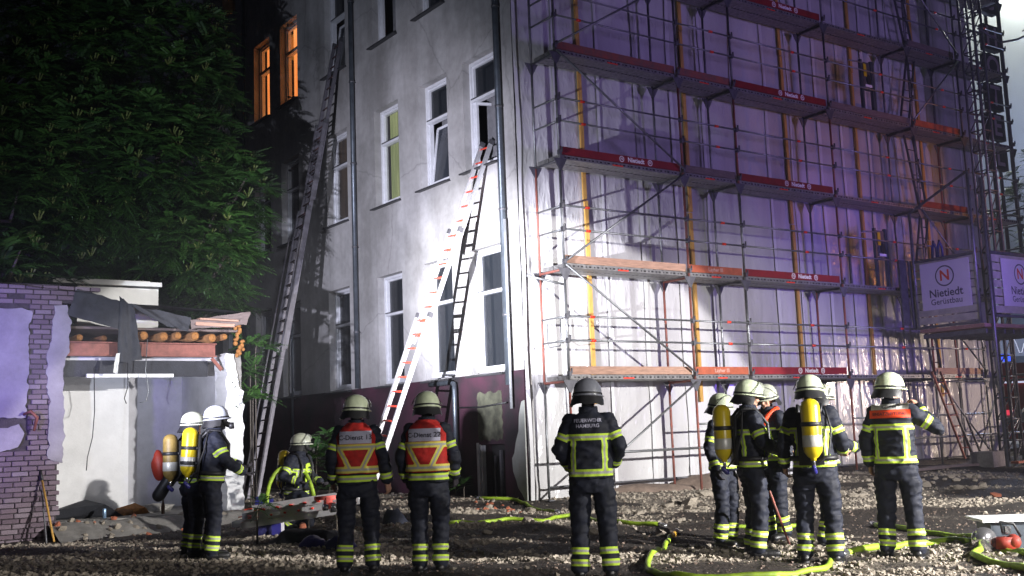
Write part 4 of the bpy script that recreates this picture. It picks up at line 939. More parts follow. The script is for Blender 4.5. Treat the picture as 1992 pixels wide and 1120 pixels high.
for lv, z in enumerate(LV):
    for i in range(6):
        x0, x1 = BX[i], BX[i+1]; L = x1-x0
        if i == 5 and lv < 1: continue
        if round(L, 2) not in DM: DM[round(L, 2)] = deck_mesh(L-.06)
        put('deck', DM[round(L, 2)], SC, Vector((x0+.03, (YO+YI)/2, z))-sl)
        if (lv, i) in TOE: toe(x0, x1, z, *TOE[(lv, i)])
        for k, dz in enumerate((.61, 1.04)):
            if i == 5 and lv > 4: continue
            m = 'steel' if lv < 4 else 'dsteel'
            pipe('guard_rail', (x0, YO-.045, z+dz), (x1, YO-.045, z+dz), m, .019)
            put('rail_sticker', stk, SC, Vector((x0+L*(.62 if i != 0 else .18), YO-.045, z+dz))-sl)
    for i, X in enumerate(BX):
        pipe('transom', (X, YO, z-.11), (X, YI, z-.11), 'redsteel' if i in (0, 1) and lv < 2 else 'dsteel')
        put('node_bracket', gus, SC, Vector((X, YI-.01, z-.09))-sl); put('node_bracket', gus, SC, Vector((X, YO-.03, z-.09))-sl)
        for dz in (.02, .61, 1.04): put('coupler', cpm, SC, Vector((X-.02, YO-.04, z+dz))-sl)
    for dz in (.61, 1.04): pipe('end_rail', (BX[0], YO, z+dz), (BX[0], YI, z+dz), 'steel', .019)
# ground lift: low rails
for i in range(6):
    x0, x1 = BX[i], BX[i+1]
    pipe('ledger', (x0, YO, .95 if i > 1 else 1.0), (x1, YO, .95 if i > 1 else 1.0), 'steel')
    if i in (1, 3, 4): pipe('ledger', (x0, YO, 1.45), (x1, YO, 1.45), 'steel', .02)
    pipe('foot_ledger', (x0, YI, .42), (x1, YI, .42), 'dsteel', .02)
pipe('ledger', (BX[4], YO-.05, 2.22), (BX[5], YO-.05, 2.22), 'dsteel')
# diagonal braces
yb = YO-.055
def brace(i, z0, z1, up_): 
    a, b = (BX[i], yb, z0 if up_ else z1), (BX[i+1], yb, z1 if up_ else z0); pipe('diagonal_brace', a, b, 'steel', .021)
brace(0, .35, 2.25, True); brace(0, 2.42, 4.36, False); brace(0, 4.42, 6.33, True); brace(0, 6.42, 8.33, False); brace(0, 8.45, 10.3, True); brace(0, 10.45, 12.3, False)
brace(4, .40, 2.3, False); brace(4, 2.45, 4.2, False); brace(4, 4.5, 6.3, False); brace(4, 8.5, 10.3, True); brace(4, 10.5, 12.3, False); brace(5, .3, 2.2, True)
pipe('diagonal_brace', (12.3, yb, .35), (13.3, yb, 1.75), 'dsteel', .021)
# loop guard at the left end and internal ladders
mb = MB(); mb.smooth = True; mb.tube([(.22, -.85, 3.40), (.22, -.85, 2.98), (.22, -.80, 2.92), (.22, -.50, 2.92), (.22, -.45, 2.98), (.22, -.45, 3.40)], .012, 6); sput('loop_guard', mb, M['steel'])
for dx, dz in ((.0, 4.05),): pipe('tie_tube', (BX[0]-.3, -.30, 4.25), (BX[0]+.35, -.55, 4.08), 'steel')
def access_ladder(x0, z0, x1, z1, y, m='dsteel'):
    mb = MB(); a = Vector((x0, y, z0)); b = Vector((x1, y, z1)); w_ = Vector((0, .30, 0)) if False else Vector((.33, 0, 0))
    mb.bar(a, b, .03, .05, up=(0, 1, 0)); mb.bar(a+w_, b+w_, .03, .05, up=(0, 1, 0)); o = sput('access_ladder', mb, M[m])
    n = int((b-a).length/.28); rb = MB(); rb.smooth = True; rb.tube([(0, 0, 0), w_], .014, 6); rm = rb.mesh('rung', M[m])
    for k in range(1, n): put('rung', rm, o, a.lerp(b, k/n)-rootloc(o))
access_ladder(11.75, .42, 10.75, 2.45, YO-.12, 'redsteel'); access_ladder(12.0, .42, 11.5, 1.35, YO-.20)
for k in range(5): access_ladder(11.3+.55*(k % 2 == 0), LV[k]+.02, 11.9-.5*(k % 2 == 0), LV[k]+2.2, YI-.18)
# two panels of folding gate equipment standing on the third bay
for z in (LV[1], LV[3]):
    mb = MB(); mb.bb(9.28, 9.34, YO+.05, YO+.12, z, z+1.35); mb.bb(9.66, 9.74, YO+.05, YO+.12, z, z+1.35); mb.bb(9.28, 9.74, YO+.06, YO+.10, z+.62, z+.68); g_ = sput('gate_panel', mb, M['pipe'])
    mb = MB(); mb.bb(9.37, 9.47, YO+.04, YO+.05, z+.95, z+1.25); sput('yellow_strip', mb, M['yellowcyl'], g_)
    mb = MB(); mb.bb(9.36, 9.62, YO+.06, YO+.08, z+.70, z+1.3); mb.smooth = True; sput('gate_plate', mb, M['dsteel'], g_)
    mb = MB(); mb.smooth = True; mb.ellip((9.54, YO+.05, z+.88), (.085, .02, .13)); sput('oval_hole', mb, M['black'], g_)
    mb = MB(); mb.bb(9.40, 9.64, YO+.04, YO+.05, z+.70, z+.76); sput('white_plate', mb, M['white'], g_)
    pipe('short_rail', (8.75, YO-.01, z+1.22), (9.28, YO-.01, z+1.24), 'steel', .018)
mb = MB(); mb.bb(8.15, 8.19, YO-.08, YO-.04, 4.39, 5.0); mb.bb(8.05, 8.22, YO-.08, YO-.04, 4.98, 5.04); sput('gate_post', mb, M['dsteel'])

# ------------------------------------------------------------------ material hoist with lettered platform
HO = thing('material_hoist', 'scaffold hoist with slatted platform sides carrying Nietiedt Geruestbau banners', 'hoist', (11.5, -1.9, .4))
def slats(pa, pb, z0, z1, nrm, n, parent):
    """pa, pb: plan points of the side, slats as parts"""
    pa = Vector(pa); pb = Vector(pb); d = (pb-pa); h = (z1-z0)/n
    for k in range(n):
        a = Vector((pa.x, pa.y, z0+h*(k+.5))); b = Vector((pb.x, pb.y, z0+h*(k+.5))); mb = MB(); mb.bar(a, b, .03, h*.86); obj('slat', mb, M['hoistpanel'], parent)
hx = 10.16
mb = MB()
for zz in (3.42, 4.93): mb.bar((hx, -1.32, zz), (hx, -2.84, zz), .05, .06)
for yy in (-1.32, -2.84): mb.bar((hx, yy, 3.42), (hx, yy, 4.95), .05, .05, up=(1, 0, 0))
sd = obj('side_gate', mb, M['dsteel'], HO)
slats((hx, -1.35), (hx, -2.81), 3.47, 4.90, None, 8, sd)
def banner(cx, cy, cz, w_, h_, rz, parent):
    R = Matrix.Rotation(rz, 3, 'Z'); mb = MB(); mb.box((cx, cy, cz), (w_, .012, h_), R); o = obj('banner', mb, M['banner'], parent)
    nrm = R @ Vector((0, -1, 0)); c = Vector((cx, cy, cz))+nrm*.0075; rl = rootloc(o)
    def T(s, sz, m, dz, off=0, bold=.0): put('lettering', text_mesh(s, sz, M[m], bold), o, c+Vector((0, 0, dz))+nrm*off-rl, (PI/2, 0, rz))
    vs = []
    for k in range(40): a = 2*PI*k/40; vs += [R @ Vector((.205*math.cos(a), 0, .205*math.sin(a)+.20)), R @ Vector((.235*math.cos(a), 0, .235*math.sin(a)+.20))]
    r = MB(); r.add([c+v for v in vs], [(2*k, (2*k+2) % 80, (2*k+3) % 80, 2*k+1) for k in range(40)]); obj('ring', r, M['logogrey'], o)
    T('N', .33, 'logored', .20, 0, .022); T('Nietiedt', .25, 'logogrey', -.18, 0, .018); T('Gerüstbau', .185, 'logogrey', -.37, 0, .008)
banner(hx-.04, -2.10, 4.32, 1.22, 1.06, -PI/2, HO)
fx0 = 10.55
mb = MB()
for zz in (3.55, 4.95): mb.bar((fx0, -2.95, zz), (13.3, -2.95, zz), .05, .06)
for xx in (fx0, 13.3): mb.bar((xx, -2.95, 3.5), (xx, -2.95, 4.95), .05, .05, up=(0, 1, 0))
fg = obj('front_gate', mb, M['dsteel'], HO); slats((fx0+.03, -2.95), (13.27, -2.95), 3.6, 4.92, None, 7, fg)
banner(11.62, -2.99, 4.30, 1.45, 1.06, 0, HO)
mb = MB(); mb.bb(hx, 13.3, -2.92, -1.34, 3.30, 3.38); pf = obj('platform_floor', mb, M['woodboard'], HO)
for k in range(9): mb = MB(); mb.bar((hx+.1+k*.35, -2.9, 3.22), (hx+.1+k*.35, -1.36, 3.22), .06, .10); obj('floor_joist', mb, M['dsteel'], HO)
mb = MB(); mb.bar((hx, -1.22, 3.42), (hx-.02, -1.22, 4.98), .12, .03, up=(0, 1, 0)); mb.bar((hx-.2, -1.15, 3.5), (hx-.2, -1.15, 5.0), .25, .03, up=(0, 1, 0)); obj('end_flap', mb, M['dsteel'], HO)
for (x, y, z0, z1) in ((hx, -2.84, 3.4, 6.75), (hx, -1.32, 3.4, 6.1), (10.42, -2.98, .3, 6.6)):
    mb = MB(); mb.smooth = True; mb.tube([(x, y, z0), (x, y, z1)], .035, 10); obj('corner_post', mb, M['steel'], HO)
mb = MB(); mb.bar((hx, -1.32, 6.08), (hx, -2.84, 6.75), .03, .05); obj('top_rail', mb, M['dsteel'], HO)
mb = MB(); mb.smooth = True
for yy in (-1.6, -1.75): mb.tube([(hx+.3, yy, 4.9), (hx+.32, yy-.02, 5.25), (hx+.4, yy, 5.4), (hx+.5, yy, 5.25), (hx+.5, yy, 4.9)], .03, 8)
obj('handles', mb, M['blue'], HO)
# lattice mast
mx, my, mw = 12.75, -1.80, .36
mb = MB(); mb.smooth = True
for dx in (0, mw):
    for dy in (0, mw): mb.tube([(mx+dx, my+dy, .1), (mx+dx, my+dy, 17)], .032, 8)
ma = obj('mast', mb, M['dsteel'], HO)
lm = MB(); lm.smooth = True
lm.tube([(0, 0, 0), (mw, 0, 0)], .018, 6); lm.tube([(0, 0, 0), (mw, 0, .5)], .016, 6); lm.tube([(0, 0, 0), (0, mw, 0)], .018, 6); lm.tube([(0, 0, .5), (0, mw, 0)], .016, 6); lm.tube([(0, mw, 0), (mw, mw, 0)], .018, 6); lm.tube([(mw, 0, 0), (mw, mw, 0)], .018, 6); lm = lm.mesh('mast_lattice', M['dsteel'])
for k in range(33): put('mast_lattice', lm, ma, Vector((mx, my, .3+k*.5))-rootloc(ma))
for (z, l) in ((10.9, 2.3),):
    mb = MB(); mb.smooth = True; mb.tube([(mx+.2, my, z), (mx+1.0, my-.1, z-.25), (mx+1.6, my-.2, z-.1), (mx+3.6, my-.3, z+.75)], .03, 6); mb.tube([(mx+1.9, my-.2, z+.18), (mx+2.6, my-.2, z+.55), (mx+3.0, my-.25, z+.62), (mx+3.6, my-.3, z+.75)], .02, 6); obj('cable_arm', mb, M['dsteel'], HO)
# stair tower right of the mast
ST = thing('stair_tower', 'dark steel stair tower of scaffold tubes right of the hoist mast', 'scaffold tower', (15.9, -1.4, .3))
for (x, y) in ((14.9, -2.0), (16.6, -2.0), (14.9, -.7), (16.6, -.7)): pipe('tower_post', (x, y, .2), (x, y, 6.6 if x > 16 else 8), 'dsteel', .03, ST)
for z in (1.2, 2.4, 3.4, 4.6, 5.6, 6.6):
    for y in (-2.0, -.7): pipe('tower_rail', (14.9, y, z), (16.6, y, z), 'dsteel', .022, ST)
    pipe('tower_rail', (14.9, -2.0, z), (14.9, -.7, z), 'dsteel', .022, ST)
for z in (2.3, 4.6):
    mb = MB(); mb.bb(14.9, 16.6, -2.0, -.7, z-.05, z); obj('tower_deck', mb, M['dsteel'], ST); mb = MB(); mb.bb(14.93, 16.6, -2.05, -2.02, z, z+.2); obj('toe_board', mb, M['orangeboard'], ST)
mb = MB(); mb.bar((15.0, -1.3, .3), (16.5, -1.3, 2.3), .5, .04); obj('stair_flight', mb, M['dsteel'], ST)

# ------------------------------------------------------------------ hotel sign
HS = thing('hotel_sign', 'vertical hotel sign of stacked dark letter boxes in front of glowing smoke', 'sign', (17.5, .2, 7))
for (x) in (16.9, 17.55): mb = MB(); mb.smooth = True; mb.tube([(x, .25, 5.8), (x, .25, 14.6)], .05, 8); obj('sign_post', mb, M['hotelbox'], HS)
for ch, cx, cy in (('C', 1917, 3), ('H', 1924, 75), ('O', 1927, 132), ('T', 1932, 190), ('E', 1936, 248), ('L', 1941, 306)):
    c = onY((cx, cy), 0.0); mb = MB(); mb.box(c, (.72, .16, .74)); o = obj('letter_box', mb, M['hotelbox'], HS)
    put('letter', text_mesh(ch, .80, M['hotelletter'], .02), o, c+Vector((0, -.083, 0))-rootloc(o), (PI/2, 0, 0))
    mb = MB(); mb.bar(c+Vector((-.4, .05, .1)), c+Vector((-1.7, .05, .1)), .05, .05); obj('bracket', mb, M['hotelbox'], HS)

# ------------------------------------------------------------------ ladders
def ladder(name, label, foot, top, secs, rail, rung, w0, ydir=(0, 1, 0), rsp=.28):
    """secs: (start fraction, end fraction, width); the sections slide on one another"""
    F_ = Vector(foot); T = Vector(top); L = (T-F_).length; d = (T-F_).normalized(); s = Vector(ydir); s = (s-d*s.dot(d)).normalized(); nrm = s.cross(d)
    if nrm.x > 0: nrm = -nrm
    r = thing(name, label, 'ladder', tuple(F_))
    for k, (a, b, w_) in enumerate(secs):
        off = nrm*(-.055*k); A = F_.lerp(T, a)+off; Bb = F_.lerp(T, b)+off
        for q in (-1, 1):
            mb = MB(); mb.bar(A+s*q*w_/2, Bb+s*q*w_/2, .028, .085, up=tuple(nrm)); 
            mb.bar(A+s*q*w_/2+nrm*.044, Bb+s*q*w_/2+nrm*.044, .036, .008, up=tuple(nrm)); obj('side_rail', mb, rail, r)
            mb = MB(); mb.bar(Bb+s*q*w_/2-d*.10, Bb+s*q*w_/2, .045, .10, up=tuple(nrm)); obj('end_cap', mb, M['dsteel'], r)
        m = MB(); m.smooth = True; m.tube([-s*(w_/2), s*(w_/2)], .0185, 8); m = m.mesh('rung', rung)
        n = int((Bb-A).length/rsp); base = 0 if k == 0 else 0
        for i in range(n):
            t = a+(b-a)*(i+.5)/n; put('rung', m, r, F_.lerp(T, t)+off-rootloc(r))
    mb = MB(); mb.bar(F_-s*(w0/2+.1), F_+s*(w0/2+.1), .07, .07); obj('foot_bar', mb, M['dsteel'], r)
    return r
ladder('extension_ladder', 'brightly lit aluminium extension ladder with red rungs leaning at an open window', (-2.55, 1.60, .26), (-.02, 1.05, 7.15), [(0, .50, .46), (.42, .74, .40), (.66, 1, .34)], M['alu'], M['redrung'], .46)
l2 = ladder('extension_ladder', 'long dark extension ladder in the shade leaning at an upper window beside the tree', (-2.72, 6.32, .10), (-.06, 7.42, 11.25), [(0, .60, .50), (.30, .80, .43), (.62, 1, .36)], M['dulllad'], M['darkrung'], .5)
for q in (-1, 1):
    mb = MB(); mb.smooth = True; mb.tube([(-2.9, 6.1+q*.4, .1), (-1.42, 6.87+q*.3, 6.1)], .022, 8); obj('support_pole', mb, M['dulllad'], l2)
# folded ladder lying on the rubble
FL = thing('folded_ladder', 'bundle of folded aluminium ladder sections lying on the rubble before the kneeling firefighter', 'ladder', (-5.2, -1.5, .2))
a0, a1 = dpt((470, 1003), 16.1), dpt((700, 958), 15.6); a0.z, a1.z = .27, .47
for k in range(3):
    for q in (0, 1):
        o_ = Vector((.10*k+.0, .36*q+.04*k, .095*k)); mb = MB(); mb.bar(a0+o_+(a1-a0)*(.04*k), a1+o_-(a1-a0)*(.05*(2-k)), .03, .085); obj('side_rail', mb, M['alu'], FL)
        mb = MB(); mb.bar(a0+o_+Vector((-.0, -.017, 0)), a1+o_-(a1-a0)*.12+Vector((0, -.017, 0)), .004, .016); obj('red_stripe', mb, M['redrung'], FL)
    for t in np.linspace(.08, .9, 8):
        c = a0.lerp(a1, t)+Vector((.1*k, 0, .095*k)); mb = MB(); mb.smooth = True; mb.tube([c, c+Vector((0, .36, 0))], .017, 6); obj('rung', mb, M['redrung'], FL)
c = dpt((632, 978), 15.55); mb = MB(); mb.box(c+Vector((0, -.05, .07)), (.34, .06, .05)); mb.box(c+Vector((.02, -.06, .0)), (.10, .08, .16)); obj('red_catch', mb, M['redplastic'], FL)
mb = MB(); mb.smooth = True; mb.tube([c+Vector((.02, -.14, -.06)), c+Vector((.12, -.14, -.06))], .07, 14); mb.tube([c+Vector((-.08, -.12, -.05)), c+Vector((-.02, -.12, -.05))], .05, 12); obj('pulley', mb, M['chrome'], FL)

# ------------------------------------------------------------------ broken shed
YS = 2.62
SH_ = thing('ruined_shed', 'half demolished brick shed with an open white room and torn tar paper roof', 'shed', (-6.3, 3.6, 0))
sx = lambda px, py=850, Y=YS: onY((px, py), Y).x
brick = MB(); brick.smooth = False
bm = bmesh.new(); bmesh.ops.create_cube(bm, size=1); bmesh.ops.bevel(bm, geom=bm.edges[:], offset=.06, segments=1, affect='EDGES'); bme = bpy.data.meshes.new('brick'); bm.to_mesh(bme); bm.free(); bme.materials.append(M['brick'])
mb = MB(); mb.bb(-9.6, -7.47, YS+.03, YS+.30, -.1, 4.12); mb.bb(-7.6, -6.95, YS+.04, YS+.28, 3.82, 4.08); wl = obj('brick_wall', mb, M['mortar'], SH_)
rnd = random.Random(5); nb = 0
for c in range(52):
    z = -.02+c*.081
    if z > 4.09: break
    x = -9.55+(.13 if c % 2 else 0)
    while x < -6.9:
        L = .245*rnd.uniform(.93, 1.05); x0, x1 = x, x+L; x += L+.016
        xr = -7.44+.05*noise.noise(Vector((0, z*2, 3))) if z < 3.80 else (-6.98 if z < 3.98 else -6.80-(z-3.98)*.6)
        if x0 < -8.75: continue
        if x1 > xr+.02:
            if xr-x0 < .09: continue
            x1 = min(x1, xr)
        if 1.40 < z < 3.72 and x1 < -7.93: continue       # behind the render panels
        if 1.40 < z < 3.72 and x0 < -7.93: x0 = -7.93
        if x1-x0 < .05: continue
        if c > 30 and rnd.random() < .02: continue
        o = put('brick', bme, wl, Vector(((x0+x1)/2, YS+.045+rnd.uniform(-.008, .008), z+.034))-rootloc(wl), (rnd.uniform(-.02, .02), rnd.uniform(-.02, .02), rnd.uniform(-.03, .03))); o.scale = (x1-x0, .12, .068*rnd.uniform(.95, 1.03)); nb += 1
print('bricks', nb)
def ragged(name, pts, y0, y1, m, parent):
    q_ = []
    for i in range(len(pts)):
        (xa_, za_), (xb_, zb_) = pts[i], pts[(i+1) % len(pts)]; k_ = max(1, int(math.hypot(xb_-xa_, zb_-za_)/.05))
        for j_ in range(k_):
            t_ = j_/k_; X_, Z_ = xa_+(xb_-xa_)*t_, za_+(zb_-za_)*t_
            q_.append((X_+.045*noise.noise(Vector((X_*5, Z_*7, 1)))+.02*noise.noise(Vector((X_*19, Z_*23, 4))), Z_+.03*noise.noise(Vector((X_*8, Z_*6, 9)))))
    pts = q_; n = len(pts); mb = MB(); mb.add([(x, y0, z) for x, z in pts]+[(x, y1, z) for x, z in pts], [tuple(range(n))]+[(i, (i+1) % n, n+(i+1) % n, n+i) for i in range(n)]); return obj(name, mb, m, parent)
ragged('render_panel', [(-8.9, 1.95), (-7.97, 1.95), (-7.95, 2.3), (-7.93, 3.1), (-7.92, 3.66), (-8.05, 3.70), (-8.9, 3.69)], YS-.035, YS+.02, M['render'], wl)
ragged('render_panel', [(-8.9, 1.42), (-8.6, 1.38), (-8.3, 1.44), (-8.05, 1.5), (-7.98, 1.7), (-8.05, 1.86), (-8.2, 1.80), (-8.9, 1.84)], YS-.03, YS+.02, M['render'], wl)
ragged('plaster_edge', [(-7.62, 1.3), (-7.40, 1.2), (-7.38, 2.0), (-7.42, 2.7), (-7.33, 3.0), (-7.30, 3.5), (-7.36, 3.78), (-7.55, 3.78), (-7.60, 3.2), (-7.68, 2.9), (-7.62, 2.2)], YS-.035, YS+.04, M['render'], wl)
# room
xa = sx(250, 850, 4.55); xb = sx(352, 850, 5.2)
mb = MB(); mb.bb(-7.46, xa, 4.55, 4.65, .2, 2.78); obj('white_wall', mb, M['plaster'], SH_)
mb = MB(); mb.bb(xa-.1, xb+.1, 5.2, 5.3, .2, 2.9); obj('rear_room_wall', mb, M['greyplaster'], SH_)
mb = MB(); mb.bb(xa-.06, xa, 4.651, 5.2, .2, 2.9); obj('wall_return', mb, M['plaster'], SH_)
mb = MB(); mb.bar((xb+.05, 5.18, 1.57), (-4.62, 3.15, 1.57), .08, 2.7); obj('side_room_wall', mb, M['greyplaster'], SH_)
mb = MB(); mb.bb(-7.56, -7.47, 2.93, 5.3, .2, 2.9); obj('side_room_wall', mb, M['plaster'], SH_)
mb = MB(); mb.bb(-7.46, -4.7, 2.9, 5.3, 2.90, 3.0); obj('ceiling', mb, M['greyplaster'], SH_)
mb = MB(); mb.bb(-7.45, -4.9, 2.86, 2.92, 2.62, 2.89); obj('lintel_face', mb, M['tar'], SH_)
mb = MB(); mb.bb(-7.0, -5.55, 2.74, 2.80, 2.60, 2.66); obj('white_batten', mb, M['white'], SH_)
ragged('pier', [(-4.66, .05), (-4.33, .03), (-4.335, 1.2), (-4.34, 2.35), (-4.42, 2.38), (-4.45, 2.7), (-4.50, 3.0), (-4.66, 3.02), (-4.65, 2.0), (-4.68, 1.2), (-4.64, .6)], YS, YS+.55, M['plaster'], SH_)
ragged('broken_pier_core', [(-4.46, 2.2), (-4.345, 2.3), (-4.35, 3.0), (-4.50, 3.02)], YS+.05, YS+.5, M['concrete'], SH_)
mb = MB(); mb.bb(-7.47, -4.34, 2.70, 5.25, -.1, .26); obj('floor_slab', mb, M['concrete'], SH_)
# steel beam, timbers
for z0, z1, y0, y1 in ((2.95, 2.97, 2.62, 2.80), (3.17, 3.19, 2.62, 2.80), (2.97, 3.17, 2.70, 2.715)):
    mb = MB(); mb.bb(-7.44, -4.82, y0, y1, z0, z1); obj('steel_beam', mb, M['rust'], SH_)
mb = MB(); mb.bar((-4.9, 2.66, 2.93), (-4.72, 2.66, 2.72), .03, .06); obj('bent_flange', mb, M['rust'], SH_)
for px, dim in ((172, 1), (215, 1), (283, 0), (318, 0), (348, 0), (380, 0), (406, 0), (437, 0)):
    x = sx(px+random.uniform(-6, 6), 652); r_ = random.uniform(.05, .085); dz = random.uniform(-.03, .03); dim = dim*1.8+random.uniform(-.2, .25); mb = MB(); mb.smooth = True; mb.tube([(x, 2.58+(.25*dim), 3.30+dz), (x, 4.9, 3.33)], r_, 12); lo = obj('log', mb, M['log'], SH_)
    mb = MB(); mb.ellip((x, 2.575+(.25*dim), 3.30+dz), (r_*.93, .05, r_*.90), 7, 5); obj('end_grain', mb, M['logend'], lo)
mb = MB(); mb.bb(-7.4, -4.3, 2.9, 5.3, 3.43, 3.47); obj('roof_boarding', mb, M['darkboard'], SH_)
mb = MB(); mb.bar((-5.25, 2.56, 3.52), (-4.55, 2.56, 3.50), .20, .06); mb.bar((-5.2, 2.55, 3.60), (-4.5, 2.55, 3.58), .3, .03); obj('pale_plank', mb, M['woodboard'], SH_)
foam = MB(); foam.smooth = True
for k in range(16): foam.ellip((-4.42+random.uniform(-.09, .07), 2.56, 2.98+k*.035), (random.uniform(.03, .06), .05, random.uniform(.03, .05)), 7, 5)
o = obj('insulation_foam', foam, M['logend'], SH_)
def drape(name, quad, nx_, nz_, amp, m, parent, seed=0):
    a, b, c, d = [Vector(q) for q in quad]; vs = []
    for j in range(nz_+1):
        for i in range(nx_+1):
            u, v = i/nx_, j/nz_; p = a.lerp(b, u).lerp(d.lerp(c, u), v)
            p += Vector((.3*noise.noise(Vector((u*3, v*3, seed))), noise.noise(Vector((u*4, v*2.5, seed+5))), .5*noise.noise(Vector((u*5, v*4, seed+9)))))*amp
            vs.append(p)
    mb = MB(); mb.smooth = True; mb.add(vs, [(j*(nx_+1)+i, j*(nx_+1)+i+1, (j+1)*(nx_+1)+i+1, (j+1)*(nx_+1)+i) for j in range(nz_) for i in range(nx_)]); return obj(name, mb, m, parent)
Q = lambda px, py, Y: onY((px, py), Y)
drape('tar_sheet', (Q(-60, 542, 2.5), Q(185, 572, 2.5), Q(150, 566, 5.0), Q(-60, 545, 5.0)), 20, 8, .05, M['tar'], SH_, 1)
drape('tar_flap', (Q(150, 562, 2.55), Q(246, 588, 2.5), Q(232, 640, 2.5), Q(130, 612, 2.6)), 10, 8, .06, M['tar'], SH_, 2)
drape('tar_flap', (Q(232, 575, 2.48), Q(262, 600, 2.42), Q(276, 700, 2.45), Q(228, 706, 2.5)), 8, 14, .10, M['tar'], SH_, 3)
drape('tar_flap', (Q(246, 590, 2.45), Q(372, 618, 2.5), Q(366, 645, 2.5), Q(320, 632, 2.45)), 14, 6, .06, M['tar'], SH_, 4)
drape('tar_flap', (Q(370, 622, 2.5), Q(487, 606, 2.5), Q(480, 632, 2.45), Q(372, 640, 2.5)), 14, 5, .05, M['darkboard'], SH_, 5)
drape('tar_sheet', (Q(246, 590, 2.5), Q(487, 607, 2.5), Q(470, 612, 4.6), Q(250, 596, 4.6)), 14, 6, .05, M['tar'], SH_, 6)
drape('white_tatter', (Q(226, 688, 2.40), Q(234, 686, 2.40), Q(228, 728, 2.4), Q(220, 724, 2.4)), 4, 8, .05, M['whitemetal'], SH_, 7)
for k, pts in enumerate(([(183, 715), (184, 800), (180, 850), (170, 890), (168, 915)], [(248, 705), (249, 750), (242, 775), (246, 785)], [(287, 660), (283, 720), (289, 760), (284, 780), (272, 783)])):
    mb = MB(); mb.smooth = True; mb.tube([Q(x, y, 2.55) for x, y in pts], .008, 5); obj('hanging_wire', mb, M['rubber'] if k < 2 else M['steel'], SH_)
mb = MB(); mb.smooth = True; mb.tube([Q(46, 806, 2.5), Q(60, 800, 2.4), Q(72, 812, 2.45), Q(66, 838, 2.5)], [.02, .03, .03, .02], 7); obj('broken_bracket', mb, M['rust'], SH_)
YR = 4.3; a = Q(100, 548, YR); b = Q(308, 604, YR)
BXW = thing('roof_box', 'white sheet metal box with a rusty edged lid behind the shed roof', 'metal box', ((a.x+b.x)/2, YR+.5, b.z))
mb = MB(); mb.bb(Q(150, 600, YR).x, b.x, YR, YR+1.0, 3.48, Q(300, 562, YR).z); obj('box_body', mb, M['whitemetal'], BXW)
mb = MB(); zt = Q(300, 556, YR).z; mb.bb(a.x, b.x+.03, YR-.12, YR+1.1, zt-.03, zt+.05); mb.bb(a.x+.05, b.x-.1, YR+.2, YR+1.15, zt+.055, zt+.11); obj('lid', mb, M['whitemetal'], BXW)
# rubble bank before the slab
for k in range(42):
    x = random.uniform(-7.5, -4.3); y = random.uniform(1.7, 2.72); h = .26*sstep(1.6, 2.7, y)
    s = random.uniform(.03, .10); o = put('rubble_stone', random.choice(RM+RB[:1]), None, (x, y, h+s*.1), (random.uniform(-1, 1), random.uniform(-1, 1), random.uniform(0, 6))); o.scale = (s, s, s)
    tagp(o, 'dim rubble stone in the bank under the shed floor', 'stone', 'rubble stones under the shed floor')
mb = MB(); vs = []
for j in range(11):
    for i in range(41):
        x = -7.6+3.4*i/40; y = 1.5+1.25*j/10; vs.append((x, y, .27*sstep(1.55, 2.65, y)+.05*noise.noise(Vector((x*3, y*3, 2)))-.02))
mb.smooth = True; mb.add(vs, [(j*41+i, j*41+i+1, (j+1)*41+i+1, (j+1)*41+i) for j in range(10) for i in range(40)]); o = solo('rubble_bank', mb, M['concrete'], (-5.9, 2.1, 0), 'bank of crushed rubble leading up to the shed floor', 'rubble'); del o['category']; o['kind'] = 'structure'
# litter on the slab
def at_slab(px, Y, z=.265): p = onY((px, 1010), Y); return Vector((p.x, Y, z))
p = at_slab(317, 2.95); mb = MB(); mb.smooth = True; mb.lathe([(.030, 0), (.032, .01), (.032, .14), (.028, .165), (.014, .20), (.0135, .25), (.015, .252), (.015, .262)], p, 14); r_ = solo('beer_bottle', mb, M['bottleglass'], tuple(p), 'brown glass bottle standing on the shed floor edge', 'bottle')
p = at_slab(203, 2.95); mb = MB(); mb.smooth = True; mb.lathe([(.028, 0), (.033, .008), (.033, .14), (.028, .155), (.027, .158)], p, 14); solo('drink_can', mb, mat('pale_blue_can', (.25, .38, .55), .3, .6, .2, 20, 0), tuple(p), 'pale blue drink can standing on the shed floor', 'can')
for k, (px, Y, s, m, lb) in enumerate(((165, 3.5, .42, 'tar', 'dark crumpled sheet heaped against the white room wall'), (262, 3.6, .22, 'logend', 'crumpled orange brown paper on the shed floor'), (237, 3.4, .15, 'log', 'small brown lump beside the crumpled paper'), (300, 3.7, .22, 'concrete', 'tilted grey slab of debris right of the crumpled paper'))):
    p = at_slab(px, Y); mb = MB(); v = [(ICV[i]*np.array([s*1.5, s*.8, s*.45])*(1+.35*math.sin(i*2.3+k))) for i in range(len(ICV))]; mb.add([tuple(np.array(q_)+np.array([p.x, p.y, p.z+s*.25])) for q_ in v], [tuple(f) for f in ICF]); solo('debris_heap', mb, M[m], tuple(p), lb, 'debris')
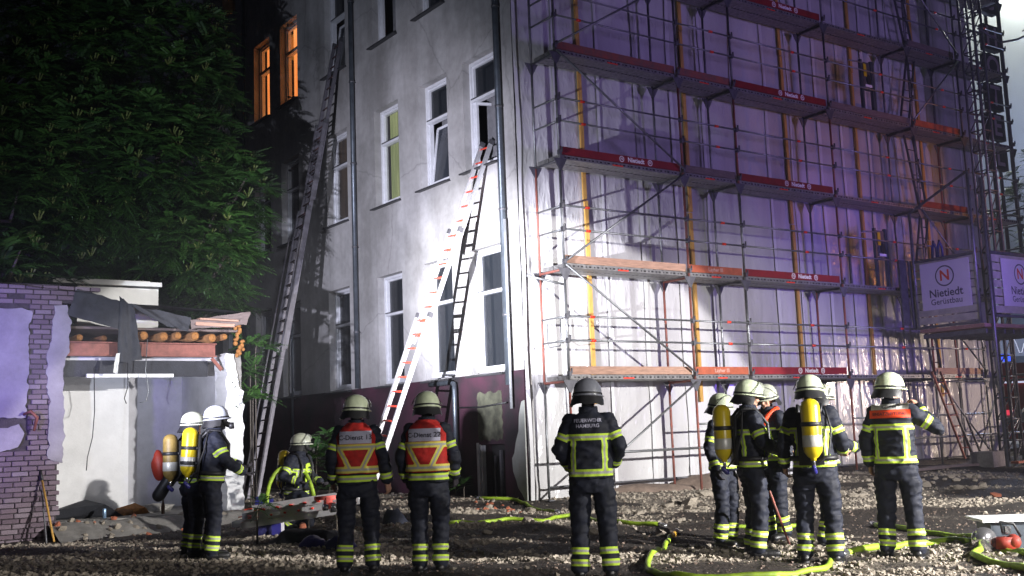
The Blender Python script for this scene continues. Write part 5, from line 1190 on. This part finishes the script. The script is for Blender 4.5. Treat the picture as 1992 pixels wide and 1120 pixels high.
# tools leaning at the brick wall
T1 = thing('shovel', 'shovel with a yellow handle leaning on the brick wall', 'shovel', (-7.62, 2.3, 0))
a = onY((106, 1058), 1.95); b = onY((82, 935), 2.52); mb = MB(); mb.smooth = True; mb.tube([a, b], .018, 8); obj('handle', mb, M['yellowwood'], T1); mb = MB(); mb.smooth = True; mb.tube([b, b+(b-a).normalized()*.22], .024, 8); obj('grip', mb, M['rubber'], T1)
mb = MB(); mb.bar(a, a-(b-a).normalized()*.24, .24, .02, up=(0, 1, 0)); mb.v = [(x, y, max(z, .02)) for x, y, z in mb.v]; obj('blade', mb, M['dsteel'], T1)
T2 = thing('crowbar', 'thin dark iron bar leaning on the brick wall left of the shovel', 'iron bar', (-7.8, 2.3, 0)); a = onY((91, 1062), 1.95); b = onY((82, 960), 2.5); mb = MB(); mb.smooth = True; mb.tube([a, b, b+Vector((-.03, -.02, .08))], .014, 8); obj('bar', mb, M['dsteel'], T2)

# ------------------------------------------------------------------ small things on the ground
def G(px, py, z=None):
    p = onZ((px, py), .05)
    for _ in range(4): p = onZ((px, py), gzn(p.x, p.y) if z is None else z)
    return p
def hose(pts, r, label, segs=(), m='hose'):
    P3 = []
    for i in range(len(pts)-1):
        a, b = G(*pts[i]), G(*pts[i+1]); n = max(2, int((b-a).length/.12))
        for k in range(n): q = a.lerp(b, k/n); P3.append(q)
    P3.append(G(*pts[-1]))
    for _ in range(3): P3 = [P3[0]]+[(P3[i-1]+P3[i]*2+P3[i+1])/4 for i in range(1, len(P3)-1)]+[P3[-1]]
    P3 = [Vector((q.x, q.y, gzn(q.x, q.y)+r*.85+.004)) for q in P3]; t = thing('fire_hose', label, 'hose', tuple(P3[0]))
    cuts = [0]+list(segs)+[1.0001]; n = len(P3)
    for k in range(len(cuts)-1):
        i0, i1 = int(cuts[k]*(n-1)), min(n-1, int(cuts[k+1]*(n-1)))
        mb = MB(); mb.smooth = True; mb.tube(P3[i0:i1+1], r, 10); obj('hose_length', mb, M['orangehose'] if (segs and k == 0) else M[m], t)
    for e in (0, -1):
        d = (P3[1]-P3[0] if e == 0 else P3[-1]-P3[-2]).normalized(); mb = MB(); mb.smooth = True; mb.tube([P3[e]-d*.06, P3[e]+d*.06], r*1.25, 12); obj('coupling', mb, M['chrome'], t)
hose([(862, 1024), (885, 1012), (940, 1011), (1000, 1014), (1060, 1017), (1085, 1013), (1112, 1005), (1200, 1018), (1290, 1030)], .029, 'lime hose running level behind the legs of the middle firefighter')
hose([(930, 980), (962, 973), (1000, 979), (1040, 993), (1085, 1008)], .029, 'lime hose coming out from the cellar door')
hose([(1316, 1038), (1297, 1058), (1274, 1080), (1258, 1100), (1262, 1116), (1330, 1128), (1480, 1126), (1580, 1118), (1612, 1106), (1618, 1092)], .030, 'lime hose with an orange first length curling towards the camera', segs=(.12,))
hose([(1640, 1080), (1690, 1072), (1760, 1064), (1840, 1057), (1900, 1057), (1950, 1067), (2030, 1088)], .036, 'thick lime hose passing behind the boots of the rightmost firefighter')
hose([(1700, 1024), (1760, 1036), (1830, 1043), (1905, 1050)], .030, 'straight lime hose ending at the equipment case')
hose([(1926, 1068), (1900, 1073), (1890, 1084), (1902, 1096), (1950, 1104), (2040, 1122)], .034, 'lime hose bent back in a loop at the right edge')
hose([(1405, 1024), (1440, 1025), (1500, 1026), (1560, 1026)], .028, 'short lime hose seen between the legs of the right hand group')
# hose over the shoulders of the kneeling firefighter
def Kp(px, py, D): return dpt((px, py), D)
mb = MB(); mb.smooth = True; pts = [Kp(520, 992, 17.2), Kp(519, 965, 17.2), Kp(524, 940, 17.2), Kp(536, 918, 17.25), Kp(553, 907, 17.3), Kp(572, 903, 17.6), Kp(585, 908, 17.5), Kp(596, 922, 17.3), Kp(606, 945, 17.2), Kp(612, 972, 17.2)]
sp = []
for i in range(len(pts)-1):
    for k in range(5): sp.append(pts[i].lerp(pts[i+1], k/5))
for _ in range(3): sp = [sp[0]]+[(sp[i-1]+sp[i]*2+sp[i+1])/4 for i in range(1, len(sp)-1)]+[sp[-1]]
mb.tube(sp, .032, 10); solo('fire_hose', mb, M['hose'], tuple(sp[0]), 'lime hose slung round the neck of the kneeling firefighter', 'hose')
# thin pole held in the group
mb = MB(); mb.smooth = True; a = onY((1497, 955), -7.6); g_ = G(1536, 1062); mb.tube([a, Vector((g_.x, g_.y, g_.z+.02))], .014, 8); solo('pole', mb, M['redsteel'], tuple(g_), 'thin wooden pole held slanting down in the right hand group', 'pole')
# work light and battery box
p = onZ((523, 1041), .02); WLz = gzn(p.x, p.y)
WL = thing('work_light', 'blue portable work light on a battery box beside the folded ladder', 'work light', (p.x, p.y, WLz))
def wb(name, c, d, m, rz=0, smooth=False):
    mb = MB(); mb.box((p.x+c[0], p.y+c[1], WLz+c[2]), d, Matrix.Rotation(rz, 3, 'Z')); return obj(name, mb, M[m], WL)
wb('battery_box', (-.05, 0, .12), (.20, .20, .22), 'dblue', -.5); wb('front_plate', (.11, -.05, .13), (.14, .18, .23), 'blue', -.5); wb('white_panel', (.13, -.14, .12), (.11, .02, .19), 'banner', -.5)
mb = MB(); mb.smooth = True; mb.tube([(p.x-.06, p.y, WLz+.23), (p.x-.07, p.y, WLz+.45)], .022, 8); obj('neck', mb, M['orangeboard'], WL)
mb = MB(); mb.box((p.x-.07, p.y, WLz+.53), (.24, .14, .13), Matrix.Rotation(-YAW, 3, 'Z') @ Matrix.Rotation(.15, 3, 'Y')); mb.box((p.x-.06, p.y-.01, WLz+.45), (.16, .12, .05), Matrix.Rotation(-YAW, 3, 'Z') @ Matrix.Rotation(.15, 3, 'Y')); obj('lamp_head', mb, M['blue'], WL)
# tarpaulins, pipe, blocks
def blob(name, px, py, sx_, sy_, sz_, m, label, cat, seed):
    q = G(px, py); mb = MB(); mb.smooth = True; bm = bmesh.new(); bmesh.ops.create_icosphere(bm, subdivisions=3, radius=1); rz = Matrix.Rotation(-YAW, 3, 'Z'); vs = []
    for v in bm.verts:
        k = 1+.28*noise.noise(v.co*1.6+Vector((seed, 0, 0)))+.1*noise.noise(v.co*5+Vector((seed, 2, 0))); w_ = Vector((v.co.x*sx_*k, v.co.y*sy_*k, max(-.2, v.co.z)*sz_*k)); vs.append(rz @ w_+q)
    mb.add(vs, [tuple(v.index for v in f.verts) for f in bm.faces]); bm.free(); return solo(name, mb, m, tuple(q), label, cat)
blob('tarpaulin', 600, 1058, .55, .25, .22, M['tar'], 'dark crumpled tarpaulin on the ground left of the vest wearers', 'tarpaulin', 2)
blob('blue_bundle', 608, 1062, .17, .14, .13, M['blue'], 'crumpled blue bundle in front of the dark tarpaulin', 'bundle', 4)
blob('blue_bundle', 662, 1064, .22, .14, .14, M['dblue'], 'dark blue bundle by the feet of the left vest wearer', 'bundle', 6)
blob('dark_sack', 768, 1030, .22, .18, .30, M['navy'], 'dark sack on the ground between the two vest wearers', 'sack', 8)
blob('earth_mound', 1230, 958, 1.2, .35, .16, M['stoneb'], 'low earth mound at the foot of the sheeting', 'earth', 10)
blob('earth_mound', 1385, 948, .9, .4, .28, M['stoneb'], 'brown earth heap at the foot of the scaffold right of the mound', 'earth', 11)
q = G(590, 1035); mb = MB(); mb.smooth = True; mb.tube([q+Vector((-.05, -.1, .07)), q+Vector((.15, .35, .07))], .055, 14); solo('clay_pipe', mb, M['brickred'], tuple(q), 'short brown clay pipe lying in the pale rubble', 'pipe')
q = Vector((11.45, -1.95, gz(11.4, -2))); mb = MB(); mb.box(q+Vector((0, 0, .17)), (.95, .5, .34), Matrix.Rotation(.2, 3, 'Z')); solo('concrete_block', mb, M['concrete'], tuple(q), 'large concrete block lying at the right end of the scaffold', 'concrete block')
for k, (x, y, L, rz) in enumerate(((8.6, -2.0, 2.6, .1), (10.0, -1.9, 1.6, -.15), (13.2, -2.1, 2.2, .05))):
    mb = MB(); z = gz(x, y)+.07; mb.box((x, y, z), (L, .18, .05), Matrix.Rotation(rz, 3, 'Z')); solo('plank', mb, M['darkboard'] if k < 2 else M['orangeboard'], (x, y, z), ('long weathered plank lying before the scaffold foot', 'shorter plank left of the concrete block', 'reddish plank right of the concrete block')[k], 'plank')
q = G(1935, 958); stone(q.x, q.y, .16, RB[0], 'reddish brick lump below the concrete block', None, 'brick_fragment', 'brick'); q = G(1908, 950); stone(q.x, q.y, .16, RM[1], 'grey squared stone left of the reddish brick lump', None)
# equipment case and red cut-off saw at the right edge
q = G(1965, 1068); EC = thing('equipment_case', 'grey equipment case with a white lid at the right edge', 'case', tuple(q)); R_ = Matrix.Rotation(-YAW-.08, 3, 'Z')
def eb(name, c, d, m): mb = MB(); mb.box(q+R_ @ Vector(c), d, R_); return obj(name, mb, M[m], EC)
eb('case_body', (.38, .25, .14), (1.1, .45, .28), 'pipe'); eb('lid', (.36, .25, .30), (1.25, .56, .03), 'white'); eb('latch', (.0, .015, .2), (.06, .02, .08), 'chrome'); eb('latch', (.4, .015, .2), (.06, .02, .08), 'chrome')
q2 = q+R_ @ Vector((-.10, -.12, 0)); SW = thing('cut_off_saw', 'red motor cut off saw lying in front of the white lidded case', 'saw', tuple(q2))
mb = MB(); mb.smooth = True; mb.box(q2+Vector((0.02, 0, .08)), (.20, .13, .12), R_); mb.ellip(q2+R_ @ Vector((.10, 0, .09)), (.07, .08, .08)); mb.tube([q2+R_ @ Vector((-.2, 0, .1)), q2+R_ @ Vector((0, 0, .09))], .02, 8); obj('motor_housing', mb, M['redbag'], SW)
mb = MB(); mb.smooth = True; mb.tube([q2+R_ @ Vector((-.20, -.02, .12)), q2+R_ @ Vector((-.20, .01, .12))], .13, 18); obj('blade', mb, M['chrome'], SW)
mb = MB(); mb.smooth = True; mb.tube([q2+R_ @ Vector((.0, 0, .18)), q2+R_ @ Vector((-.02, 0, .30)), q2+R_ @ Vector((.12, 0, .27)), q2+R_ @ Vector((.18, 0, .14))], .014, 8); obj('handle', mb, M['rubber'], SW)
# red bag and lamp carried by the left pair
c = Vector(P_back.location); d_ = rt0
mb = MB(); mb.smooth = True; cc_ = c-d_*.47+VN*.12+Vector((0, 0, 1.16)); mb.ellip(cc_, (.085, .11, .20), 14, 9); mb.v = [(x+.03*noise.noise(Vector((x*9, y*9, z*7))), y, z+.05*noise.noise(Vector((z*8, x*9, 2)))) for x, y, z in mb.v]; mb.smooth = True; solo('red_bag', mb, M['redbag'], tuple(cc_), 'red bag on the back of the hindmost firefighter at the shed', 'bag')
mb = MB(); mb.smooth = True; cc_ = c-d_*.44+VN*.05+Vector((0, 0, .78)); mb.capsule(cc_, .085, cc_+d_*.16+Vector((0, 0, .24)), .075); solo('hood_pouch', mb, M['rubber'], tuple(cc_), 'black rounded pouch hanging below the red bag', 'pouch')

# ------------------------------------------------------------------ trees and plants
def leaf_template(n=10, L=.44, lw=.028, ll=.10):
    v = []; f = []
    def q(a, b, c, d): k = len(v); v.extend([a, b, c, d]); f.append((k, k+1, k+2, k+3))
    P = lambda t: np.array([0, t*L, -.55*L*t*t])
    for i in range(n):
        t = .18+.80*i/n; p = P(t); l_ = ll*(1-.45*abs(t-.45))
        for s in (-1, 1):
            d = np.array([s*.92, .38, -.18]); d /= np.linalg.norm(d); w_ = np.array([-.38*s, .92, 0])*lw/2
            q(p, p+d*l_*.5+w_*1.3, p+d*l_, p+d*l_*.5-w_*1.3)
    p = P(.97); q(p, p+np.array([lw*.6, ll*.4, -.02]), p+np.array([0, ll*.8, -.06]), p+np.array([-lw*.6, ll*.4, -.02]))
    w_ = np.array([.004, 0, 0]); q(P(0)-w_, P(0)+w_, P(.9)+w_, P(.9)-w_)
    return np.array(v), np.array(f)
LT, LF = leaf_template()
SV = []; SF = []
for k in range(7):
    a = k*2.4; d = np.array([math.cos(a)*.45, math.sin(a)*.45, .9]); d /= np.linalg.norm(d); L_ = .13+.05*(k % 3); s_ = np.cross(d, [0, 0, 1.]); s_ /= np.linalg.norm(s_)+1e-6; b0 = len(SV)
    SV += [d*.02-s_*.008, d*.02+s_*.008, d*L_+s_*.016, d*L_-s_*.016]; SF.append((b0, b0+1, b0+2, b0+3))
    n_ = np.cross(s_, d); b0 = len(SV); SV += [d*.02-n_*.008, d*.02+n_*.008, d*L_+n_*.016, d*L_-n_*.016]; SF.append((b0, b0+1, b0+2, b0+3))
SV = np.array(SV); SF = np.array(SF)
def rosettes(pts, nl=8, sc_=.80, seeds=.22):
    """pts: (position, outward) ; returns leaf mesh arrays and seed mesh arrays"""
    VV = []; FF = []; S1 = []; S2 = []; nv = 0; ns = 0
    for p, out in pts:
        p = np.array(p); a0_ = rng.uniform(0, 6.3); k = sc_*rng.uniform(.75, 1.2)
        for i in range(nl):
            a = a0_+i*2*PI/nl+rng.uniform(-.3, .3); el = rng.uniform(-.25, .75); ca, sa = math.cos(a), math.sin(a); ce, se = math.cos(el), math.sin(el)
            y = np.array([ca*ce, sa*ce, se]); y = y+np.array(out)*.5; y /= np.linalg.norm(y); x = np.cross(y, [0, 0, 1.]); x /= np.linalg.norm(x)+1e-9; z = np.cross(x, y); ro = rng.uniform(-.5, .5)
            x, z = x*math.cos(ro)+z*math.sin(ro), z*math.cos(ro)-x*math.sin(ro)
            VV.append((LT*k*rng.uniform(.8, 1.15)) @ np.array([x, y, z])+p); FF.append(LF+nv); nv += len(LT)
        if rng.random() < seeds:
            S1.append(SV*k*1.1+p+np.array([0, 0, .05])); S2.append(SF+ns); ns += len(SV)
    return (np.concatenate(VV), np.concatenate(FF)), ((np.concatenate(S1), np.concatenate(S2)) if S1 else None)
def crown_points(blobs, dens):
    out = []
    for (c, r) in blobs:
        n = int(dens*r*r*4)
        for _ in range(n):
            d = rng.normal(size=3); d /= np.linalg.norm(d)
            if d @ np.array([fwd.x, fwd.y, fwd.z]) > .35 and rng.random() < .8: continue
            k = rng.uniform(.62, 1.05)**.6; p = np.array(c)+d*np.array([r, r, r*.85])*k*(1+.22*noise.noise(Vector(d*2.2)+Vector(c)))
            if -.75 < p[0] < 16 and p[1] > 0: continue
            if p[2] < .8: continue
            out.append((p, d))
    return out
def tree(label, blobs_px, base, dens=24):
    blobs = [(dpt(q[:2], q[2]), q[3]) for q in blobs_px]
    t = thing('tree', label, 'tree', (base[0], base[1], 0), group=None)
    bl, sd_ = rosettes(crown_points([(tuple(c), r) for c, r in blobs], dens))
    rl = np.array(rootloc(t)); put('crown', np_mesh('crown', bl[0]-rl, bl[1], M['leaf']), t)
    if sd_: put('seed_clusters', np_mesh('seed_clusters', sd_[0]-rl, sd_[1], M['seed']), t)
    mb = MB(); mb.smooth = True; top = Vector((base[0], base[1], 5.2)); mb.tube([(base[0], base[1], -.1), (base[0]+.1, base[1], 2), tuple(top)], [.22, .17, .14], 10); tk = obj('trunk', mb, M['bark'], t)
    for c, r in blobs:
        mb = MB(); mb.smooth = True; s0 = top if c.z > 5 else Vector((base[0], base[1], 2.6)); m_ = s0.lerp(c, .5)+Vector((.2, .1, .35)); mb.tube([s0, m_, c, c+Vector((.2, -.2, r*.6))], [.10, .07, .04, .015], 7); obj('limb', mb, M['bark'], tk)
tree('tall tree with feathery leaves reaching towards the facade between shed and building', [(405, 300, 23, 1.0), (455, 390, 22.5, .8), (395, 470, 22, 1.0), (335, 350, 23, 1.3), (350, 180, 24, 1.25), (425, 520, 22, .75), (375, 560, 23.5, .95), (470, 350, 23, .5), (290, 90, 25, 1.5), (395, 70, 25, .7), (345, 600, 24, .7), (425, 590, 22.5, .6)], (-4.6, 7.0))
tree('broad tree with feathery leaves rising over the shed roof', [(230, 330, 23, 1.9), (150, 430, 24, 1.6), (280, 480, 24, 1.4), (230, 140, 25, 2.0), (110, 540, 25, 1.2), (210, 550, 25, 1.2), (315, 560, 24.5, 1.1), (120, 300, 24, 1.6)], (-7.4, 7.4))
tree('dark tree at the left edge behind the brick wall', [(20, 430, 23, 1.7), (40, 250, 24, 1.9), (60, 80, 25, 2.1), (10, 560, 21, 1.1), (-60, 350, 24, 2.0), (160, 30, 26, 1.6)], (-10.2, 7.2))
tree('small dim tree at the far right edge beyond the stair tower', [(2010, 420, 40, 1.3), (2025, 350, 40, 1.2)], tuple(dpt((2015, 600), 40))[:2], 9)
def shrub(label, centers, r, n, sc_, seeds=0, name='shrub', m='leaf'):
    pts = []
    for c in centers:
        for _ in range(n):
            d = rng.normal(size=3); d /= np.linalg.norm(d); d[2] = abs(d[2]); pts.append((np.array(c)+d*r*rng.uniform(.3, 1), d))
    bl, _s = rosettes(pts, 6, sc_, seeds); c0 = Vector(centers[0]); zz = gz(c0.x, c0.y)
    t = thing(name, label, 'plant', (c0.x, c0.y, zz)); rl = np.array(rootloc(t)); put('foliage', np_mesh('foliage', bl[0]-rl, bl[1], M[m]), t)
    for c in centers: mb = MB(); mb.smooth = True; mb.tube([(c[0], c[1], zz), tuple(c), (c[0]+.05, c[1], c[2]+r*.6)], [.015, .01, .005], 6); obj('stem', mb, M['bark'], t)
shrub('leafy green bush between the kneeling firefighter and the left vest wearer', [tuple(dpt((640, 905), 18.6)), tuple(dpt((615, 885), 18.8)), tuple(dpt((655, 870), 19)), tuple(dpt((640, 960), 18.3))], .34, 9, .55)
shrub('young feathery shoots beside the broken shed pier', [tuple(dpt((487, 730), 20.5)), tuple(dpt((497, 680), 20.5)), tuple(dpt((492, 780), 20.5))], .28, 7, .75)
shrub('low weeds at the foot of the wall left of the cellar door', [(-.25, 2.1, .45), (-.3, 2.6, .5), (-.28, 1.75, .38)], .22, 6, .42)
shrub('low green weeds around the blue work light', [tuple(dpt((500, 990), 15.5)), tuple(dpt((655, 1000), 16.2)), tuple(dpt((600, 1000), 16.6))], .18, 5, .38)

# ------------------------------------------------------------------ far right: fire engine, street house, smoke
c = dpt((2010, 905), 36); c.z = 0
FE = thing('fire_engine', 'red fire engine with blue beacons behind the stair tower', 'fire engine', tuple(c)); rz = -.35; RR = Matrix.Rotation(rz, 3, 'Z')
def fb(name, o_, d, m, parent=FE): mb = MB(); mb.box(c+RR @ Vector(o_), d, RR); return obj(name, mb, M[m], parent)
body = fb('body', (0, 0, 1.75), (5.5, 2.3, 2.2), 'enginered'); fb('pale_stripe', (0, -1.16, 1.35), (5.5, .02, .35), 'enginewhite', body); fb('shutter', (.6, -1.17, 2.1), (1.6, .03, 1.0), 'steel', body); fb('cab', (-3.6, 0, 1.6), (1.7, 2.3, 2.1), 'enginered'); fb('windscreen', (-3.7, -1.16, 2.1), (1.2, .03, .8), 'glassdark')
for x in (-3.4, .2, 1.6):
    mb = MB(); mb.smooth = True; q = c+RR @ Vector((x, -1.1, .5)); mb.tube([q, q+RR @ Vector((0, .3, 0))], .5, 20); obj('wheel', mb, M['rubber'], FE)
for o_, m, d in (((-3.4, -.8, 2.85), 'blueglow', (.35, .35, .25)), ((-1.6, -1.1, 3.0), 'blueglow', (.3, .3, .2)), ((-2.6, -1.18, 1.9), 'redglow', (.7, .03, .16)), ((-2.2, -1.18, 1.45), 'redglow', (1.4, .03, .14)), ((-1.6, -1.19, 2.3), 'whiteglow', (1.6, .03, .05)), ((-3.6, -1.19, 1.2), 'whiteglow', (.5, .03, .08)), ((-2.9, -1.19, 2.55), 'warmglow', (.3, .03, .12))): fb('lamp', o_, d, m)
c = dpt((2040, 800), 62); mb = MB(); HB = thing('street_house', 'dark street house far behind with a small white script sign', 'house', (c.x, c.y, 0)); mb.box((c.x, c.y, 4.2), (16, 6, 8.4), Matrix.Rotation(-.6, 3, 'Z')); obj('wall', mb, M['streetwall'], HB)
for k in range(4):
    for z in (3.4, 6.0):
        R3 = Matrix.Rotation(-.6, 3, 'Z'); q = Vector((c.x, c.y, z))+R3 @ Vector((-6+3.2*k, -3.02, 0)); mb = MB(); mb.box(q, (1.2, .08, 1.5), R3); obj('window', mb, M['glassdark'], HB)
mb = MB(); mb.smooth = True; b0 = dpt((1966, 672), 40); sp = [b0+rt0*(k*.09)+Vector((0, 0, .22*math.sin(k*1.4)+.1*math.cos(k*.7))) for k in range(18)]; mb.tube(sp, .014, 5); solo('script_sign', mb, M['whiteglow'], tuple(b0), 'small white handwritten style neon sign seen between the tower posts', 'sign')

def smoke():
    mb = MB(); mb.smooth = True; c = dpt((1990, -60), 62); mb.ellip(c, (19, 19, 17), 24, 14)
    m = bpy.data.materials.new('smoke'); m.use_nodes = True; N = m.node_tree.nodes; L = m.node_tree.links; N.remove(N['Principled BSDF'])
    v = N.new('ShaderNodeVolumePrincipled'); v.inputs['Color'].default_value = (.75, .76, .78, 1); v.inputs['Anisotropy'].default_value = .2; v.inputs['Density'].default_value = .03
    L.new(v.outputs[0], N['Material Output'].inputs['Volume'])
    o = solo('smoke', mb, m, tuple(c), 'pale lit smoke drifting behind the hotel sign', 'smoke'); del o['category']; o['kind'] = 'stuff'
    q = dpt((1990, -40), 46); point('floodlight_behind_hotel', tuple(q), 7500, (.93, 1, .88), .5); q = dpt((2150, 330), 50); point('street_glow', tuple(q), 7000, (.50, .62, 1), .5)
smoke()

def haze():
    mb = MB(); mb.bb(-150, 170, -150, 170, -1.5, 62.0)
    m = bpy.data.materials.new('haze'); m.use_nodes = True; N = m.node_tree.nodes; L = m.node_tree.links; N.remove(N['Principled BSDF'])
    v = N.new('ShaderNodeVolumePrincipled'); v.inputs['Color'].default_value = (.9, .9, .95, 1); v.inputs['Density'].default_value = .0015; v.inputs['Anisotropy'].default_value = .3
    L.new(v.outputs[0], N['Material Output'].inputs['Volume'])
    o = solo('haze', mb, m, (0, 0, 0), 'thin smoke haze filling the air over the whole site', 'haze'); del o['category']; o['kind'] = 'stuff'
haze()
